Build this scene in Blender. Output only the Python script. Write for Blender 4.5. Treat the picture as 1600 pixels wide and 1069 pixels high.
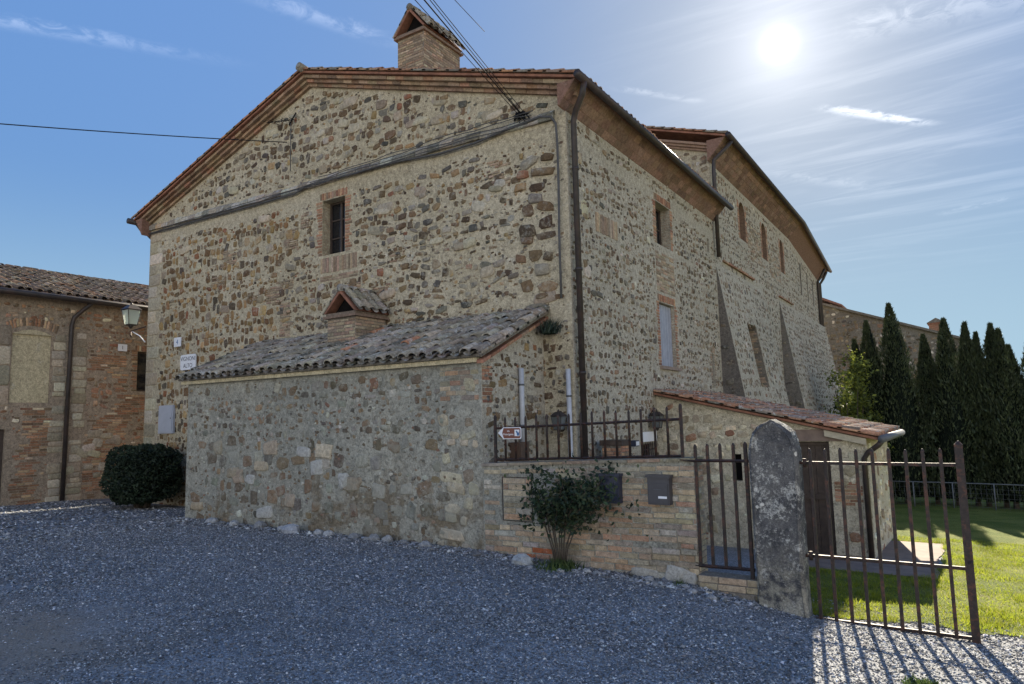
import bpy, math, random
import numpy as np
from mathutils import Vector, Matrix, geometry
C = bpy.context.scene
for o in list(bpy.data.objects): bpy.data.objects.remove(o)
R = math.radians; V3 = Vector

# ------------------------------------------------------------------ camera
EYE = Vector((0, 0, 1.65))
cam = bpy.data.objects.new('camera', bpy.data.cameras.new('camera')); C.collection.objects.link(cam)
cr, cu, cf = Vector((.83749, .54595, -.0232)), Vector((.07929, -.07939, .99369)), Vector((-.54066, .83405, .10978))
m = Matrix(((cr.x, cu.x, -cf.x, EYE.x), (cr.y, cu.y, -cf.y, EYE.y), (cr.z, cu.z, -cf.z, EYE.z), (0, 0, 0, 1)))
cam.matrix_world = m
cam.data.sensor_width = 36; cam.data.lens = 24.127; cam.data.clip_start = .05; cam.data.clip_end = 5000
C.camera = cam
C.view_settings.view_transform = 'Standard'; C.view_settings.look = 'None'
C.view_settings.exposure = 1.68; C.view_settings.gamma = 1
try:
    C.cycles.max_bounces = 6; C.cycles.diffuse_bounces = 4; C.cycles.use_denoising = True
except Exception: pass

# ------------------------------------------------------------------ sun and sky
SUN = Vector((-.1561, .8746, .4591)).normalized()
SUN_EL = math.asin(SUN.z); SUN_ROT = math.atan2(SUN.x, SUN.y)
sl = bpy.data.lights.new('sun', 'SUN'); sl.energy = 5.0; sl.angle = R(.5); sl.color = (1, .89, .70)
so = bpy.data.objects.new('sun', sl); C.collection.objects.link(so)
so.rotation_euler = SUN.to_track_quat('Z', 'Y').to_euler(); so.location = (-5, 30, 30)

class N:
    """small node-tree writer"""
    def __init__(s, nt): s.t = nt
    def n(s, kind, **kw):
        nd = s.t.nodes.new(kind)
        for k, v in kw.items(): setattr(nd, k, v)
        return nd
    def set(s, sock, v):
        if isinstance(v, bpy.types.NodeSocket): s.t.links.new(v, sock)
        elif v is not None: sock.default_value = v
    def math(s, op, a, b=None, c=None, clamp=False):
        nd = s.n('ShaderNodeMath', operation=op); nd.use_clamp = clamp
        s.set(nd.inputs[0], a); s.set(nd.inputs[1], b); s.set(nd.inputs[2], c); return nd.outputs[0]
    def vec(s, op, a, b=None, out=0):
        nd = s.n('ShaderNodeVectorMath', operation=op); s.set(nd.inputs[0], a); s.set(nd.inputs[1], b); return nd.outputs[out]
    def mix(s, f, a, b, mode='MIX'):
        nd = s.n('ShaderNodeMix', data_type='RGBA', blend_type=mode)
        s.set(nd.inputs[0], f); s.set(nd.inputs[6], a); s.set(nd.inputs[7], b); return nd.outputs[2]
    def ramp(s, f, lo, hi, a=0., b=1.):
        nd = s.n('ShaderNodeMapRange'); nd.interpolation_type = 'SMOOTHSTEP'
        s.set(nd.inputs[0], f); s.set(nd.inputs[1], lo); s.set(nd.inputs[2], hi); s.set(nd.inputs[3], a); s.set(nd.inputs[4], b); return nd.outputs[0]
    def noise(s, vec, scale, detail=3., rough=.55, dist=0.):
        nd = s.n('ShaderNodeTexNoise'); s.set(nd.inputs['Vector'], vec); nd.inputs['Scale'].default_value = scale
        nd.inputs['Detail'].default_value = detail; nd.inputs['Roughness'].default_value = rough; nd.inputs['Distortion'].default_value = dist
        return nd.outputs[0]
    def voro(s, vec, scale, feature='F1', out='Distance'):
        nd = s.n('ShaderNodeTexVoronoi', feature=feature); s.set(nd.inputs['Vector'], vec); nd.inputs['Scale'].default_value = scale
        return nd.outputs[out]
    def scale(s, vec, xyz):
        nd = s.n('ShaderNodeMapping'); s.set(nd.inputs[0], vec); nd.inputs['Scale'].default_value = xyz; return nd.outputs[0]
    def bump(s, h, strength, dist=.02, normal=None):
        nd = s.n('ShaderNodeBump'); nd.inputs['Strength'].default_value = strength; nd.inputs['Distance'].default_value = dist
        s.set(nd.inputs['Height'], h); s.set(nd.inputs['Normal'], normal); return nd.outputs[0]

w = bpy.data.worlds.new('World'); C.world = w; w.use_nodes = True
k = N(w.node_tree); w.node_tree.nodes.clear()
sky = k.n('ShaderNodeTexSky', sky_type='NISHITA'); sky.sun_disc = False
sky.sun_elevation = SUN_EL; sky.sun_rotation = SUN_ROT; sky.altitude = 300; sky.air_density = 1.0; sky.dust_density = .6; sky.ozone_density = 2.0
bwn_ = k.n('ShaderNodeRGBToBW'); k.set(bwn_.inputs[0], sky.outputs[0])
# sky brightness compressed to fill the shade: bright parts held back, dim parts lifted
fac = k.math('MULTIPLY', k.math('POWER', k.math('MAXIMUM', k.math('MULTIPLY', bwn_.outputs[0], .1), .02), -.8), .140)
skc = k.n('ShaderNodeVectorMath', operation='SCALE'); k.set(skc.inputs[0], sky.outputs[0]); k.set(skc.inputs['Scale'], fac); skt0 = k.vec('MULTIPLY', skc.outputs[0], (.74, .945, 1.15))
dz_ = k.n('ShaderNodeSeparateXYZ'); k.set(dz_.inputs[0], k.vec('NORMALIZE', k.n('ShaderNodeTexCoord').outputs['Generated']))
skt = k.mix(k.ramp(dz_.outputs[2], .34, .0, 0., .9), skt0, (1.3, 1.95, 2.5, 1))
bg = k.n('ShaderNodeBackground'); k.set(bg.inputs[0], skt); bg.inputs[1].default_value = .1
gen = k.n('ShaderNodeTexCoord').outputs['Generated']
d = k.vec('NORMALIZE', gen)
sd = k.vec('DOT_PRODUCT', d, tuple(SUN), out='Value')
ang = k.math('ARCCOSINE', k.math('MINIMUM', sd, .9999999))
q0 = k.math('DIVIDE', ang, R(.72))
disc = k.math('POWER', 2.718, k.math('MULTIPLY', k.math('MULTIPLY', q0, q0), -1.))
g1 = k.math('POWER', 2.718, k.math('MULTIPLY', ang, -1 / R(3.0)))
g2 = k.math('POWER', 2.718, k.math('MULTIPLY', ang, -1 / R(9.)))
aur = k.math('ADD', k.math('MULTIPLY', g1, .24), k.math('MULTIPLY', g2, .18))
aur = k.math('ADD', aur, k.math('MULTIPLY', disc, 1.2))
sp = k.n('ShaderNodeSeparateXYZ'); k.set(sp.inputs[0], d)
zc = k.math('MAXIMUM', sp.outputs[2], .02)
cb = k.n('ShaderNodeCombineXYZ'); k.set(cb.inputs[0], k.math('DIVIDE', sp.outputs[0], zc)); k.set(cb.inputs[1], k.math('DIVIDE', sp.outputs[1], zc))
P2 = cb.outputs[0]            # where the view ray meets a flat cloud layer: cirrus and contrails lie in that layer
fib = k.noise(P2, 14., 6., .68, .8)
def contrail(a, b, wd, amp, soft=.25):
    a = Vector((*a, 0)); b = Vector((*b, 0)); dv = (b - a); L = dv.length; dv.normalize(); nv = Vector((-dv.y, dv.x, 0))
    rel = k.vec('SUBTRACT', P2, tuple(a))
    t = k.math('DIVIDE', k.vec('DOT_PRODUCT', rel, tuple(dv), out='Value'), L)
    off = k.math('MULTIPLY', k.math('SUBTRACT', fib, .5), wd * 1.6)
    q = k.math('ABSOLUTE', k.math('ADD', k.vec('DOT_PRODUCT', rel, tuple(nv), out='Value'), off))
    mk = k.ramp(q, 0., wd, 1., 0.)
    mk = k.math('MULTIPLY', mk, k.ramp(t, 0., soft)); mk = k.math('MULTIPLY', mk, k.ramp(t, 1., 1 - soft))
    mk = k.math('MULTIPLY', mk, k.ramp(fib, .35, .65, .05, 1.))
    return k.math('MULTIPLY', mk, amp)
trails = [contrail((-.352, 2.351), (.028, 2.832), .04, .42, .4), contrail((-2.2, .2), (-1.562, 1.202), .055, .10, .5),
          contrail((-1.36, .85), (-1.16, 1.37), .05, .10, .4), contrail((-.834, 1.842), (-.605, 2.151), .03, .09),
          contrail((-.659, 2.852), (-.174, 3.573), .09, .05), contrail((-.067, 4.17), (.331, 4.013), .08, .05), contrail((-.25, 1.93), (.35, 2.06), .12, .10)]
tr = trails[0]
for t_ in trails[1:]: tr = k.math('ADD', tr, t_)
rot = k.n('ShaderNodeMapping'); k.set(rot.inputs[0], P2); rot.inputs['Rotation'].default_value = (0, 0, R(-38)); rot.inputs['Scale'].default_value = (.5, 2.4, 1)
ci = k.noise(rot.outputs[0], 1.7, 5., .62, .6)
ci = k.ramp(ci, .42, .8)
band = k.math('MULTIPLY', k.ramp(ang, R(34), R(8)), k.ramp(sp.outputs[2], .12, .3))
side = k.ramp(sp.outputs[0], -.5, -.05)
ci = k.math('MULTIPLY', k.math('MULTIPLY', ci, band), k.math('MULTIPLY', side, .10))
cl = k.math('ADD', tr, ci)
cloudc = k.n('ShaderNodeVectorMath', operation='SCALE'); cloudc.inputs[0].default_value = (1., .97, .93); k.set(cloudc.inputs['Scale'], cl)
aurc = k.n('ShaderNodeVectorMath', operation='SCALE'); aurc.inputs[0].default_value = (1., .95, .93); k.set(aurc.inputs['Scale'], aur)
# added fill glow low behind the camera, unseen: brightens the shaded walls
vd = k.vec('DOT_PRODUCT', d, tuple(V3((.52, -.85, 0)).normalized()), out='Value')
fill_glow = k.math('MULTIPLY', k.ramp(vd, .05, .7), k.ramp(sp.outputs[2], .62, .05))
fill_glow = k.math('MULTIPLY', fill_glow, k.ramp(k.noise(d, 3., 4., .6), .25, .6, .75, 1.))
vc_ = k.n('ShaderNodeVectorMath', operation='SCALE'); vc_.inputs[0].default_value = (1., .90, .74); k.set(vc_.inputs['Scale'], k.math('MULTIPLY', fill_glow, 1.15))
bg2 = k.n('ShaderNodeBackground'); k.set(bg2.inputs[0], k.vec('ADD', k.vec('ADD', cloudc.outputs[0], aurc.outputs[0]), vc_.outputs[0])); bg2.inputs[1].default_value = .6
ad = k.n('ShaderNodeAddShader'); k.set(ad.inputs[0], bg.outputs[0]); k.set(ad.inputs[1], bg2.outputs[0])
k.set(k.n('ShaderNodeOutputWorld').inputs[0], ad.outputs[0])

# ------------------------------------------------------------------ materials
MATS = {}
def newmat(name):
    mt = bpy.data.materials.new(name); mt.use_nodes = True; mt.node_tree.nodes.clear(); kk = N(mt.node_tree)
    bs = kk.n('ShaderNodeBsdfPrincipled'); out = kk.n('ShaderNodeOutputMaterial'); kk.set(out.inputs[0], bs.outputs[0])
    MATS[name] = mt; return kk, bs, out
def objco(kk): return kk.n('ShaderNodeTexCoord').outputs['Object']
def colattr(kk):
    a = kk.n('ShaderNodeAttribute'); a.attribute_name = 'Col'; return a.outputs['Color']
def mul(kk, col, f):
    cb = kk.n('ShaderNodeCombineColor'); 
    for i in range(3): kk.set(cb.inputs[i], f)
    return kk.mix(1., col, cb.outputs[0], 'MULTIPLY')

def mat_mortar(name, c1, c2, stain=(.2, .14, .08), stain_amt=.35, bump=.55, pale=(.5, .48, .42), damp=False):
    kk, bs, _ = newmat(name); co = objco(kk)
    big = kk.noise(co, .45, 4., .6, .4); mid = kk.noise(co, 3.5, 5., .65); fine = kk.noise(co, 38., 4., .7)
    c = kk.mix(kk.ramp(big, .35, .65), (*c1, 1), (*c2, 1))
    c = kk.mix(kk.math('MULTIPLY', kk.ramp(mid, .56, .74), stain_amt), c, (*stain, 1))
    c = kk.mix(kk.math('MULTIPLY', kk.ramp(kk.noise(co, 2.1, 5., .7), .58, .72), .45), c, (*pale, 1))
    if damp:      # brown damp patches low down
        vz_ = kk.n('ShaderNodeSeparateXYZ'); kk.set(vz_.inputs[0], co)
        c = kk.mix(kk.math('MULTIPLY', kk.ramp(kk.noise(co, .8, 5., .65, .3), .5, .62), kk.ramp(vz_.outputs[2], 1.7, .6, 0., .75)), c, (.15, .11, .065, 1))
    pit = kk.noise(co, 17., 5., .75, .4); c = kk.mix(kk.math('MULTIPLY', kk.ramp(pit, .56, .64), .55), c, (.15, .12, .085, 1))
    c = mul(kk, c, kk.ramp(kk.voro(co, 21.), .0, .35, .62, 1.08)); c = mul(kk, c, kk.ramp(fine, .25, .75, .66, 1.25)); c = mul(kk, c, kk.ramp(kk.noise(co, 11., 3., .6), .3, .7, .8, 1.15))
    kk.set(bs.inputs['Base Color'], c); bs.inputs['Roughness'].default_value = .95; bs.inputs['Specular IOR Level'].default_value = .15
    h = kk.math('SUBTRACT', kk.math('ADD', kk.math('MULTIPLY', fine, .35), kk.noise(co, 9., 4., .65)), kk.math('MULTIPLY', kk.ramp(pit, .54, .66), .5))
    kk.set(bs.inputs['Normal'], kk.bump(h, bump, .035)); return MATS[name]
mat_mortar('mortar_house', (.405, .35, .245), (.445, .39, .285))
mat_mortar('mortar_pale', (.41, .37, .30), (.37, .335, .27), stain_amt=.2)
mat_mortar('mortar_leanto', (.27, .265, .225), (.33, .315, .26), stain=(.13, .095, .06), stain_amt=.5, pale=(.4, .42, .38), damp=True)
mat_mortar('mortar_red', (.33, .26, .19), (.29, .235, .175), stain=(.2, .09, .05), stain_amt=.5, pale=(.4, .34, .25))
mat_mortar('mortar_shed', (.50, .45, .34), (.45, .40, .30), stain_amt=.25)
mat_mortar('mortar_dark', (.2, .18, .15), (.16, .14, .12), stain_amt=.3)
mat_mortar('mortar_black', (.13, .118, .108), (.17, .155, .14), stain_amt=.4, pale=(.3, .28, .25))
mat_mortar('plaster_olive', (.50, .43, .28), (.45, .385, .25), bump=.25, stain_amt=.2)

def mat_stone(name, spec=.2, lich=.35, lcol=(.42, .42, .38), bump=.5, var=.3, smear=None):
    kk, bs, _ = newmat(name); co = objco(kk); c = colattr(kk)
    n1 = kk.noise(co, 16., 5., .65, .2); n2 = kk.noise(co, 60., 3., .6)
    c = mul(kk, c, kk.ramp(n1, .25, .75, 1 - var, 1 + var)); c = mul(kk, c, kk.ramp(n2, .25, .75, .8, 1.18))
    c = kk.mix(kk.math('MULTIPLY', kk.ramp(kk.noise(co, 7.5, 7., .8), .53, .63), lich), c, (*lcol, 1))
    if smear:
        sm_ = kk.math('ADD', kk.math('MULTIPLY', kk.noise(co, .8, 3., .6), .55), kk.math('MULTIPLY', kk.noise(co, 9., 5., .7), .45))
        c = kk.mix(kk.ramp(sm_, .53, .63, 0., .55) if name == 'stone' else kk.ramp(sm_, .49, .59, .04, .55), c, (*smear, 1))
    kk.set(bs.inputs['Base Color'], c); bs.inputs['Roughness'].default_value = .9; bs.inputs['Specular IOR Level'].default_value = spec
    kk.set(bs.inputs['Normal'], kk.bump(kk.math('ADD', n1, kk.math('MULTIPLY', n2, .4)), bump, .025)); return MATS[name]
mat_stone('stone', smear=(.40, .355, .265)); mat_stone('brick', lich=.2, lcol=(.33, .28, .22))
mat_stone('stone_smeared', smear=(.31, .30, .24)); mat_stone('tile', lich=.75, lcol=(.46, .475, .46), bump=.6, var=.42)
mat_stone('tile_clean', lich=.25, lcol=(.3, .27, .24), bump=.4)
mat_stone('pebble', lich=0., bump=.2, var=.2)
# lichen-covered pillar stone
kk, bs, _ = newmat('pillar_stone'); co = objco(kk)
c = kk.mix(kk.ramp(kk.noise(co, 3.2, 5., .7), .35, .65), (.055, .055, .06, 1), (.14, .135, .13, 1))
c = kk.mix(kk.math('MULTIPLY', kk.ramp(kk.math('ADD', kk.math('MULTIPLY', kk.noise(co, 26., 6., .8), .6), kk.math('MULTIPLY', kk.noise(co, 4., 3., .6), .4)), .51, .6), .85), c, (.46, .45, .41, 1))
vz = kk.n('ShaderNodeSeparateXYZ'); kk.set(vz.inputs[0], co)
base_l = kk.math('MULTIPLY', kk.ramp(vz.outputs[2], .95, .1), kk.ramp(kk.noise(co, 7., 6., .75), .4, .6))
c = kk.mix(kk.math('MULTIPLY', base_l, .7), c, (.38, .35, .27, 1))
sp_ = kk.voro(co, 5.2, 'F1', 'Distance'); c = kk.mix(kk.ramp(sp_, .16, .12), c, (.55, .53, .48, 1))
c = mul(kk, c, kk.ramp(kk.noise(co, 60., 3.), .3, .7, .75, 1.2))
kk.set(bs.inputs['Base Color'], c); bs.inputs['Roughness'].default_value = .92; bs.inputs['Specular IOR Level'].default_value = .2
kk.set(bs.inputs['Normal'], kk.bump(kk.math('ADD', kk.noise(co, 14., 6., .75), kk.noise(co, 60., 3.)), .6, .02))

def mat_plain(name, col, rough=.6, metal=0., var=.15, scale=12., bump=.1, spec=.4, rust=None, rust_amt=.5):
    kk, bs, _ = newmat(name); co = objco(kk); n1 = kk.noise(co, scale, 5., .65)
    c = mul(kk, (*col, 1), kk.ramp(n1, .3, .7, 1 - var, 1 + var))
    if rust: c = kk.mix(kk.math('MULTIPLY', kk.ramp(kk.noise(co, scale * .6, 6., .7), .48, .64), rust_amt), c, (*rust, 1))
    kk.set(bs.inputs['Base Color'], c); bs.inputs['Roughness'].default_value = rough; bs.inputs['Metallic'].default_value = metal
    bs.inputs['Specular IOR Level'].default_value = spec
    kk.set(bs.inputs['Normal'], kk.bump(n1, bump, .01)); return MATS[name]
mat_plain('iron', (.028, .02, .018), .6, .0, .35, 22., .4, .35, rust=(.13, .05, .028), rust_amt=.6)
mat_plain('gutter', (.035, .028, .026), .5, .0, .3, 6., .05, .4, rust=(.07, .04, .03))
mat_plain('cable', (.025, .025, .028), .9, spec=.03)
mat_plain('cable_grey', (.09, .09, .092), .8, spec=.1)
mat_plain('pipe_grey', (.42, .43, .46), .55, var=.1)
mat_plain('meter_grey', (.40, .42, .47), .5, var=.06, scale=4.)
mat_plain('shutter_grey', (.30, .31, .36), .6, var=.12, scale=5.)
mat_plain('wood_dark', (.06, .042, .032), .7, var=.3, scale=9., bump=.3)
mat_plain('wood_grey', (.16, .145, .125), .8, var=.3, scale=9., bump=.3)
mat_plain('plate_white', (.72, .73, .76), .45, var=.05)
mat_plain('ink', (.05, .05, .06), .6)
mat_plain('sign_brown', (.17, .055, .035), .4, var=.05)
mat_plain('sign_blue', (.04, .13, .30), .4, var=.05)
mat_plain('mailbox', (.05, .048, .055), .4, var=.1, spec=.5)
mat_plain('mailbox_blue', (.03, .035, .06), .45, var=.1)
mat_plain('box_brown', (.10, .06, .04), .6, var=.15)
mat_plain('terracotta', (.24, .11, .07), .85, var=.3, scale=5., bump=.3)
mat_plain('plaster_edge', (.42, .37, .28), .9, var=.15, scale=5., bump=.3)
mat_plain('bark', (.07, .055, .04), .9, var=.35, scale=14., bump=.6)
mat_plain('shade_core', (.012, .016, .012), 1., var=.3, spec=.0)  # near-black, stands in for the shade deep inside foliage
mat_plain('concrete', (.19, .14, .115), .9, var=.2, scale=3., bump=.3)
mat_plain('zinc', (.10, .105, .115), .55, .1, .15, 6.)
mat_plain('ochre_wall', (.42, .29, .13), .9, var=.15, scale=2.)
mat_plain('shade_fill', (.012, .011, .011), 1., spec=0.)  # near-black colour standing in for the shade inside openings
mat_plain('lamp_dim', (.10, .11, .11), .15, spec=.5, bump=.02)
mat_plain('fence_grey', (.12, .13, .14), .6)
kk, bs, _ = newmat('pane'); bs.inputs['Base Color'].default_value = (.012, .013, .016, 1); bs.inputs['Roughness'].default_value = .08
co = objco(kk); kk.set(bs.inputs['Normal'], kk.bump(kk.noise(co, 3., 2.), .08, .02))
kk, bs, _ = newmat('lamp_glass'); bs.inputs['Base Color'].default_value = (.75, .82, .72, 1); bs.inputs['Roughness'].default_value = .35; bs.inputs['Transmission Weight'].default_value = .55
co = objco(kk); kk.set(bs.inputs['Normal'], kk.bump(kk.noise(co, 5., 2.), .05, .02))

def mat_leaf(name, tint=1., trans=.25, rough=.55):
    kk, bs, out = newmat(name); c = colattr(kk); co = objco(kk)
    c = mul(kk, c, kk.ramp(kk.noise(co, 2.2, 3.), .3, .7, .7, 1.3))
    kk.set(bs.inputs['Base Color'], c); bs.inputs['Roughness'].default_value = rough; bs.inputs['Specular IOR Level'].default_value = .3
    tl = kk.n('ShaderNodeBsdfTranslucent'); kk.set(tl.inputs[0], kk.mix(.5, c, mul(kk, c, 2.2)))
    mx = kk.n('ShaderNodeMixShader'); mx.inputs[0].default_value = trans
    kk.set(mx.inputs[1], bs.outputs[0]); kk.set(mx.inputs[2], tl.outputs[0]); kk.set(out.inputs[0], mx.outputs[0])
mat_leaf('leaf', trans=.25); mat_leaf('leaf_dark', trans=.06, rough=.6); mat_leaf('grass_blade', trans=.45, rough=.6)

# ground materials
kk, bs, _ = newmat('gravel'); co = objco(kk)
vc = kk.n('ShaderNodeTexVoronoi'); kk.set(vc.inputs['Vector'], co); vc.inputs['Scale'].default_value = 46.
v2 = kk.n('ShaderNodeTexVoronoi'); kk.set(v2.inputs['Vector'], co); v2.inputs['Scale'].default_value = 85.
sepc = kk.n('ShaderNodeSeparateColor'); kk.set(sepc.inputs[0], vc.outputs['Color'])
sepd = kk.n('ShaderNodeSeparateColor'); kk.set(sepd.inputs[0], v2.outputs['Color'])
vals = kk.math('ADD', kk.math('MULTIPLY', sepc.outputs[0], .5), kk.math('MULTIPLY', sepd.outputs[0], .5))
big = kk.noise(co, .35, 4., .6, .5)
c = kk.mix(kk.ramp(vals, .15, .95), (.115, .12, .13, 1), (.36, .37, .385, 1))
c = kk.mix(kk.math('MULTIPLY', kk.ramp(big, .5, .75), .45), c, (.16, .14, .12, 1))
c = mul(kk, c, kk.ramp(kk.noise(co, 1.3, 5., .65), .3, .7, .78, 1.15))
ba = kk.vec('LENGTH', kk.vec('MULTIPLY', kk.vec('SUBTRACT', co, (-7.3, 2.7, 0.)), (.42, .85, 0.)), out='Value')   # worn bare earth
c = kk.mix(kk.math('MULTIPLY', kk.ramp(kk.math('ADD', ba, kk.math('MULTIPLY', kk.noise(co, 1.6, 5., .65), 1.4)), 2.0, .9), .7), c, (.30, .225, .155, 1))
farm = kk.vec('LENGTH', kk.vec('SUBTRACT', co, (-9., 5., 0.)), out='Value')   # dry fields beyond the yard
c = kk.mix(kk.ramp(kk.math('ADD', farm, kk.math('MULTIPLY', big, 12.)), 27., 34.), c, (.24, .20, .10, 1))
kk.set(bs.inputs['Base Color'], c); bs.inputs['Roughness'].default_value = .9; bs.inputs['Specular IOR Level'].default_value = .25
hh = kk.math('SUBTRACT', 1., kk.math('MULTIPLY', kk.math('ADD', vc.outputs['Distance'], kk.math('MULTIPLY', v2.outputs['Distance'], .5)), .8))
kk.set(bs.inputs['Normal'], kk.bump(hh, .55, .02))
kk, bs, _ = newmat('lawn'); co = objco(kk)
c = kk.mix(kk.ramp(kk.noise(co, .9, 5., .65), .35, .65), (.10, .13, .025, 1), (.17, .185, .045, 1))
c = kk.mix(kk.math('MULTIPLY', kk.ramp(kk.noise(co, 2.6, 5., .7), .57, .7), .6), c, (.17, .14, .085, 1))
c = mul(kk, c, kk.ramp(kk.noise(co, 40., 3.), .3, .7, .6, 1.35))
kk.set(bs.inputs['Base Color'], c); bs.inputs['Roughness'].default_value = .95; bs.inputs['Specular IOR Level'].default_value = .1
kk.set(bs.inputs['Normal'], kk.bump(kk.noise(co, 45., 4., .7), .8, .05))

# ------------------------------------------------------------------ mesh builder and tagging
V = lambda *a: Vector(a)
class MB:
    def __init__(s): s.v = []; s.f = []; s.mi = []; s.c = []; s.sm = []; s.nv = 0; s.mats = []
    def mid(s, name):
        if name not in s.mats: s.mats.append(name)
        return s.mats.index(name)
    def add(s, verts, faces, mat, col=(.5, .5, .5), smooth=False):
        verts = np.asarray([tuple(p) for p in verts], dtype=float) if not isinstance(verts, np.ndarray) else verts
        b = s.nv; s.v.append(verts); n = len(verts); s.nv += n
        s.f.extend([tuple(i + b for i in f) for f in faces]); i = s.mid(mat)
        s.mi.extend([i] * len(faces)); s.sm.extend([smooth] * len(faces))
        s.c.append(np.tile(np.array([*col, 1.]), (n, 1)))
    def quad(s, a, b, c, d_, mat, col=(.5, .5, .5)): s.add([a, b, c, d_], [(0, 1, 2, 3)], mat, col)
    def box(s, lo, hi, mat, col=(.5, .5, .5), ax=None, o=None):
        lo, hi = Vector(lo), Vector(hi)
        ps = [V(x, y, z) for z in (lo.z, hi.z) for y in (lo.y, hi.y) for x in (lo.x, hi.x)]
        if ax: ps = [Vector(o) + ax[0] * p.x + ax[1] * p.y + ax[2] * p.z for p in ps]
        s.add(ps, [(0, 2, 3, 1), (4, 5, 7, 6), (0, 1, 5, 4), (2, 6, 7, 3), (1, 3, 7, 5), (0, 4, 6, 2)], mat, col)
    def tube(s, path, r, mat, col=(.5, .5, .5), n=8, cap=True, smooth=True, sq=False):
        path = [Vector(p) for p in path]; rs = r if isinstance(r, (list, tuple)) else [r] * len(path)
        vs = []; up = None
        for i, p in enumerate(path):
            t = (path[min(i + 1, len(path) - 1)] - path[max(i - 1, 0)]).normalized()
            if up is None: up = t.orthogonal().normalized() if abs(t.z) < .99 else V(1, 0, 0)
            up = (up - t * up.dot(t)).normalized(); bi = t.cross(up)
            for j in range(n):
                a = 2 * math.pi * (j + (.5 if sq else 0)) / n; vs.append(p + (up * math.cos(a) + bi * math.sin(a)) * rs[i])
        fs = [(i * n + j, i * n + (j + 1) % n, (i + 1) * n + (j + 1) % n, (i + 1) * n + j) for i in range(len(path) - 1) for j in range(n)]
        if cap: fs += [tuple(range(n - 1, -1, -1)), tuple(range((len(path) - 1) * n, len(path) * n))]
        s.add(vs, fs, mat, col, smooth and not sq)
    def prism(s, poly, ext, mat, col=(.5, .5, .5)):
        """closed prism: planar polygon (list of Vectors) extruded by vector ext"""
        n = len(poly); vs = list(poly) + [p + ext for p in poly]
        fs = [tuple(range(n - 1, -1, -1)), tuple(range(n, 2 * n))] + [(i, (i + 1) % n, n + (i + 1) % n, n + i) for i in range(n)]
        s.add(vs, fs, mat, col)
    def build(s, name, parent=None, base=None):
        vs = np.concatenate(s.v) if s.v else np.zeros((0, 3))
        if parent is not None: o0 = np.array(wloc(parent))
        elif base is not None: o0 = np.array(base, float)
        else:
            lo, hi = vs.min(0), vs.max(0); o0 = np.array([(lo[0] + hi[0]) / 2, (lo[1] + hi[1]) / 2, lo[2]])
        me = bpy.data.meshes.new(name); me.from_pydata((vs - o0).tolist(), [], s.f)
        for mn in s.mats: me.materials.append(MATS[mn])
        me.polygons.foreach_set('material_index', s.mi); me.polygons.foreach_set('use_smooth', s.sm)
        a = me.color_attributes.new('Col', 'FLOAT_COLOR', 'POINT'); a.data.foreach_set('color', np.concatenate(s.c).astype(np.float32).ravel())
        me.update(); o = bpy.data.objects.new(name, me); C.collection.objects.link(o)
        if parent is not None: o.parent = parent
        else: o.location = o0
        return o
def wloc(o):
    l = Vector(o.location); p = o.parent
    while p: l += p.location; p = p.parent
    return l
def tag(o, label, cat, group=None, kind=None):
    if label: o['label'] = label
    if cat: o['category'] = cat
    if group: o['group'] = group
    if kind: o['kind'] = kind
    return o
def thing(name, loc, label, cat, group=None):
    o = bpy.data.objects.new(name, None); C.collection.objects.link(o); o.location = loc; o.empty_display_size = .2
    return tag(o, label, cat, group)
def dup(o, parent=None):
    c_ = o.copy(); C.collection.objects.link(c_)
    if parent: c_.parent = parent
    for ch in o.children: dup(ch, c_)
    return c_
def mesh_np(name, verts, tris, cols, mat, parent=None, base=(0, 0, 0), smooth=False, k=3):
    """fast path for leaves, blades, pebbles: k-gons from numpy"""
    o0 = np.array(wloc(parent)) if parent is not None else np.array(base, float)
    me = bpy.data.meshes.new(name); nv, nf = len(verts), len(tris)
    me.vertices.add(nv); me.vertices.foreach_set('co', (verts - o0).astype(np.float32).ravel())
    me.loops.add(nf * k); me.loops.foreach_set('vertex_index', tris.astype(np.int32).ravel())
    me.polygons.add(nf); me.polygons.foreach_set('loop_start', np.arange(0, nf * k, k, dtype=np.int32))
    me.polygons.foreach_set('use_smooth', np.full(nf, smooth))
    me.update(calc_edges=True)
    a = me.color_attributes.new('Col', 'FLOAT_COLOR', 'POINT')
    a.data.foreach_set('color', np.concatenate([cols, np.ones((nv, 1))], 1).astype(np.float32).ravel())
    me.materials.append(MATS[mat]); me.validate()
    o = bpy.data.objects.new(name, me); C.collection.objects.link(o)
    if parent is not None: o.parent = parent
    else: o.location = o0
    return o

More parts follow.
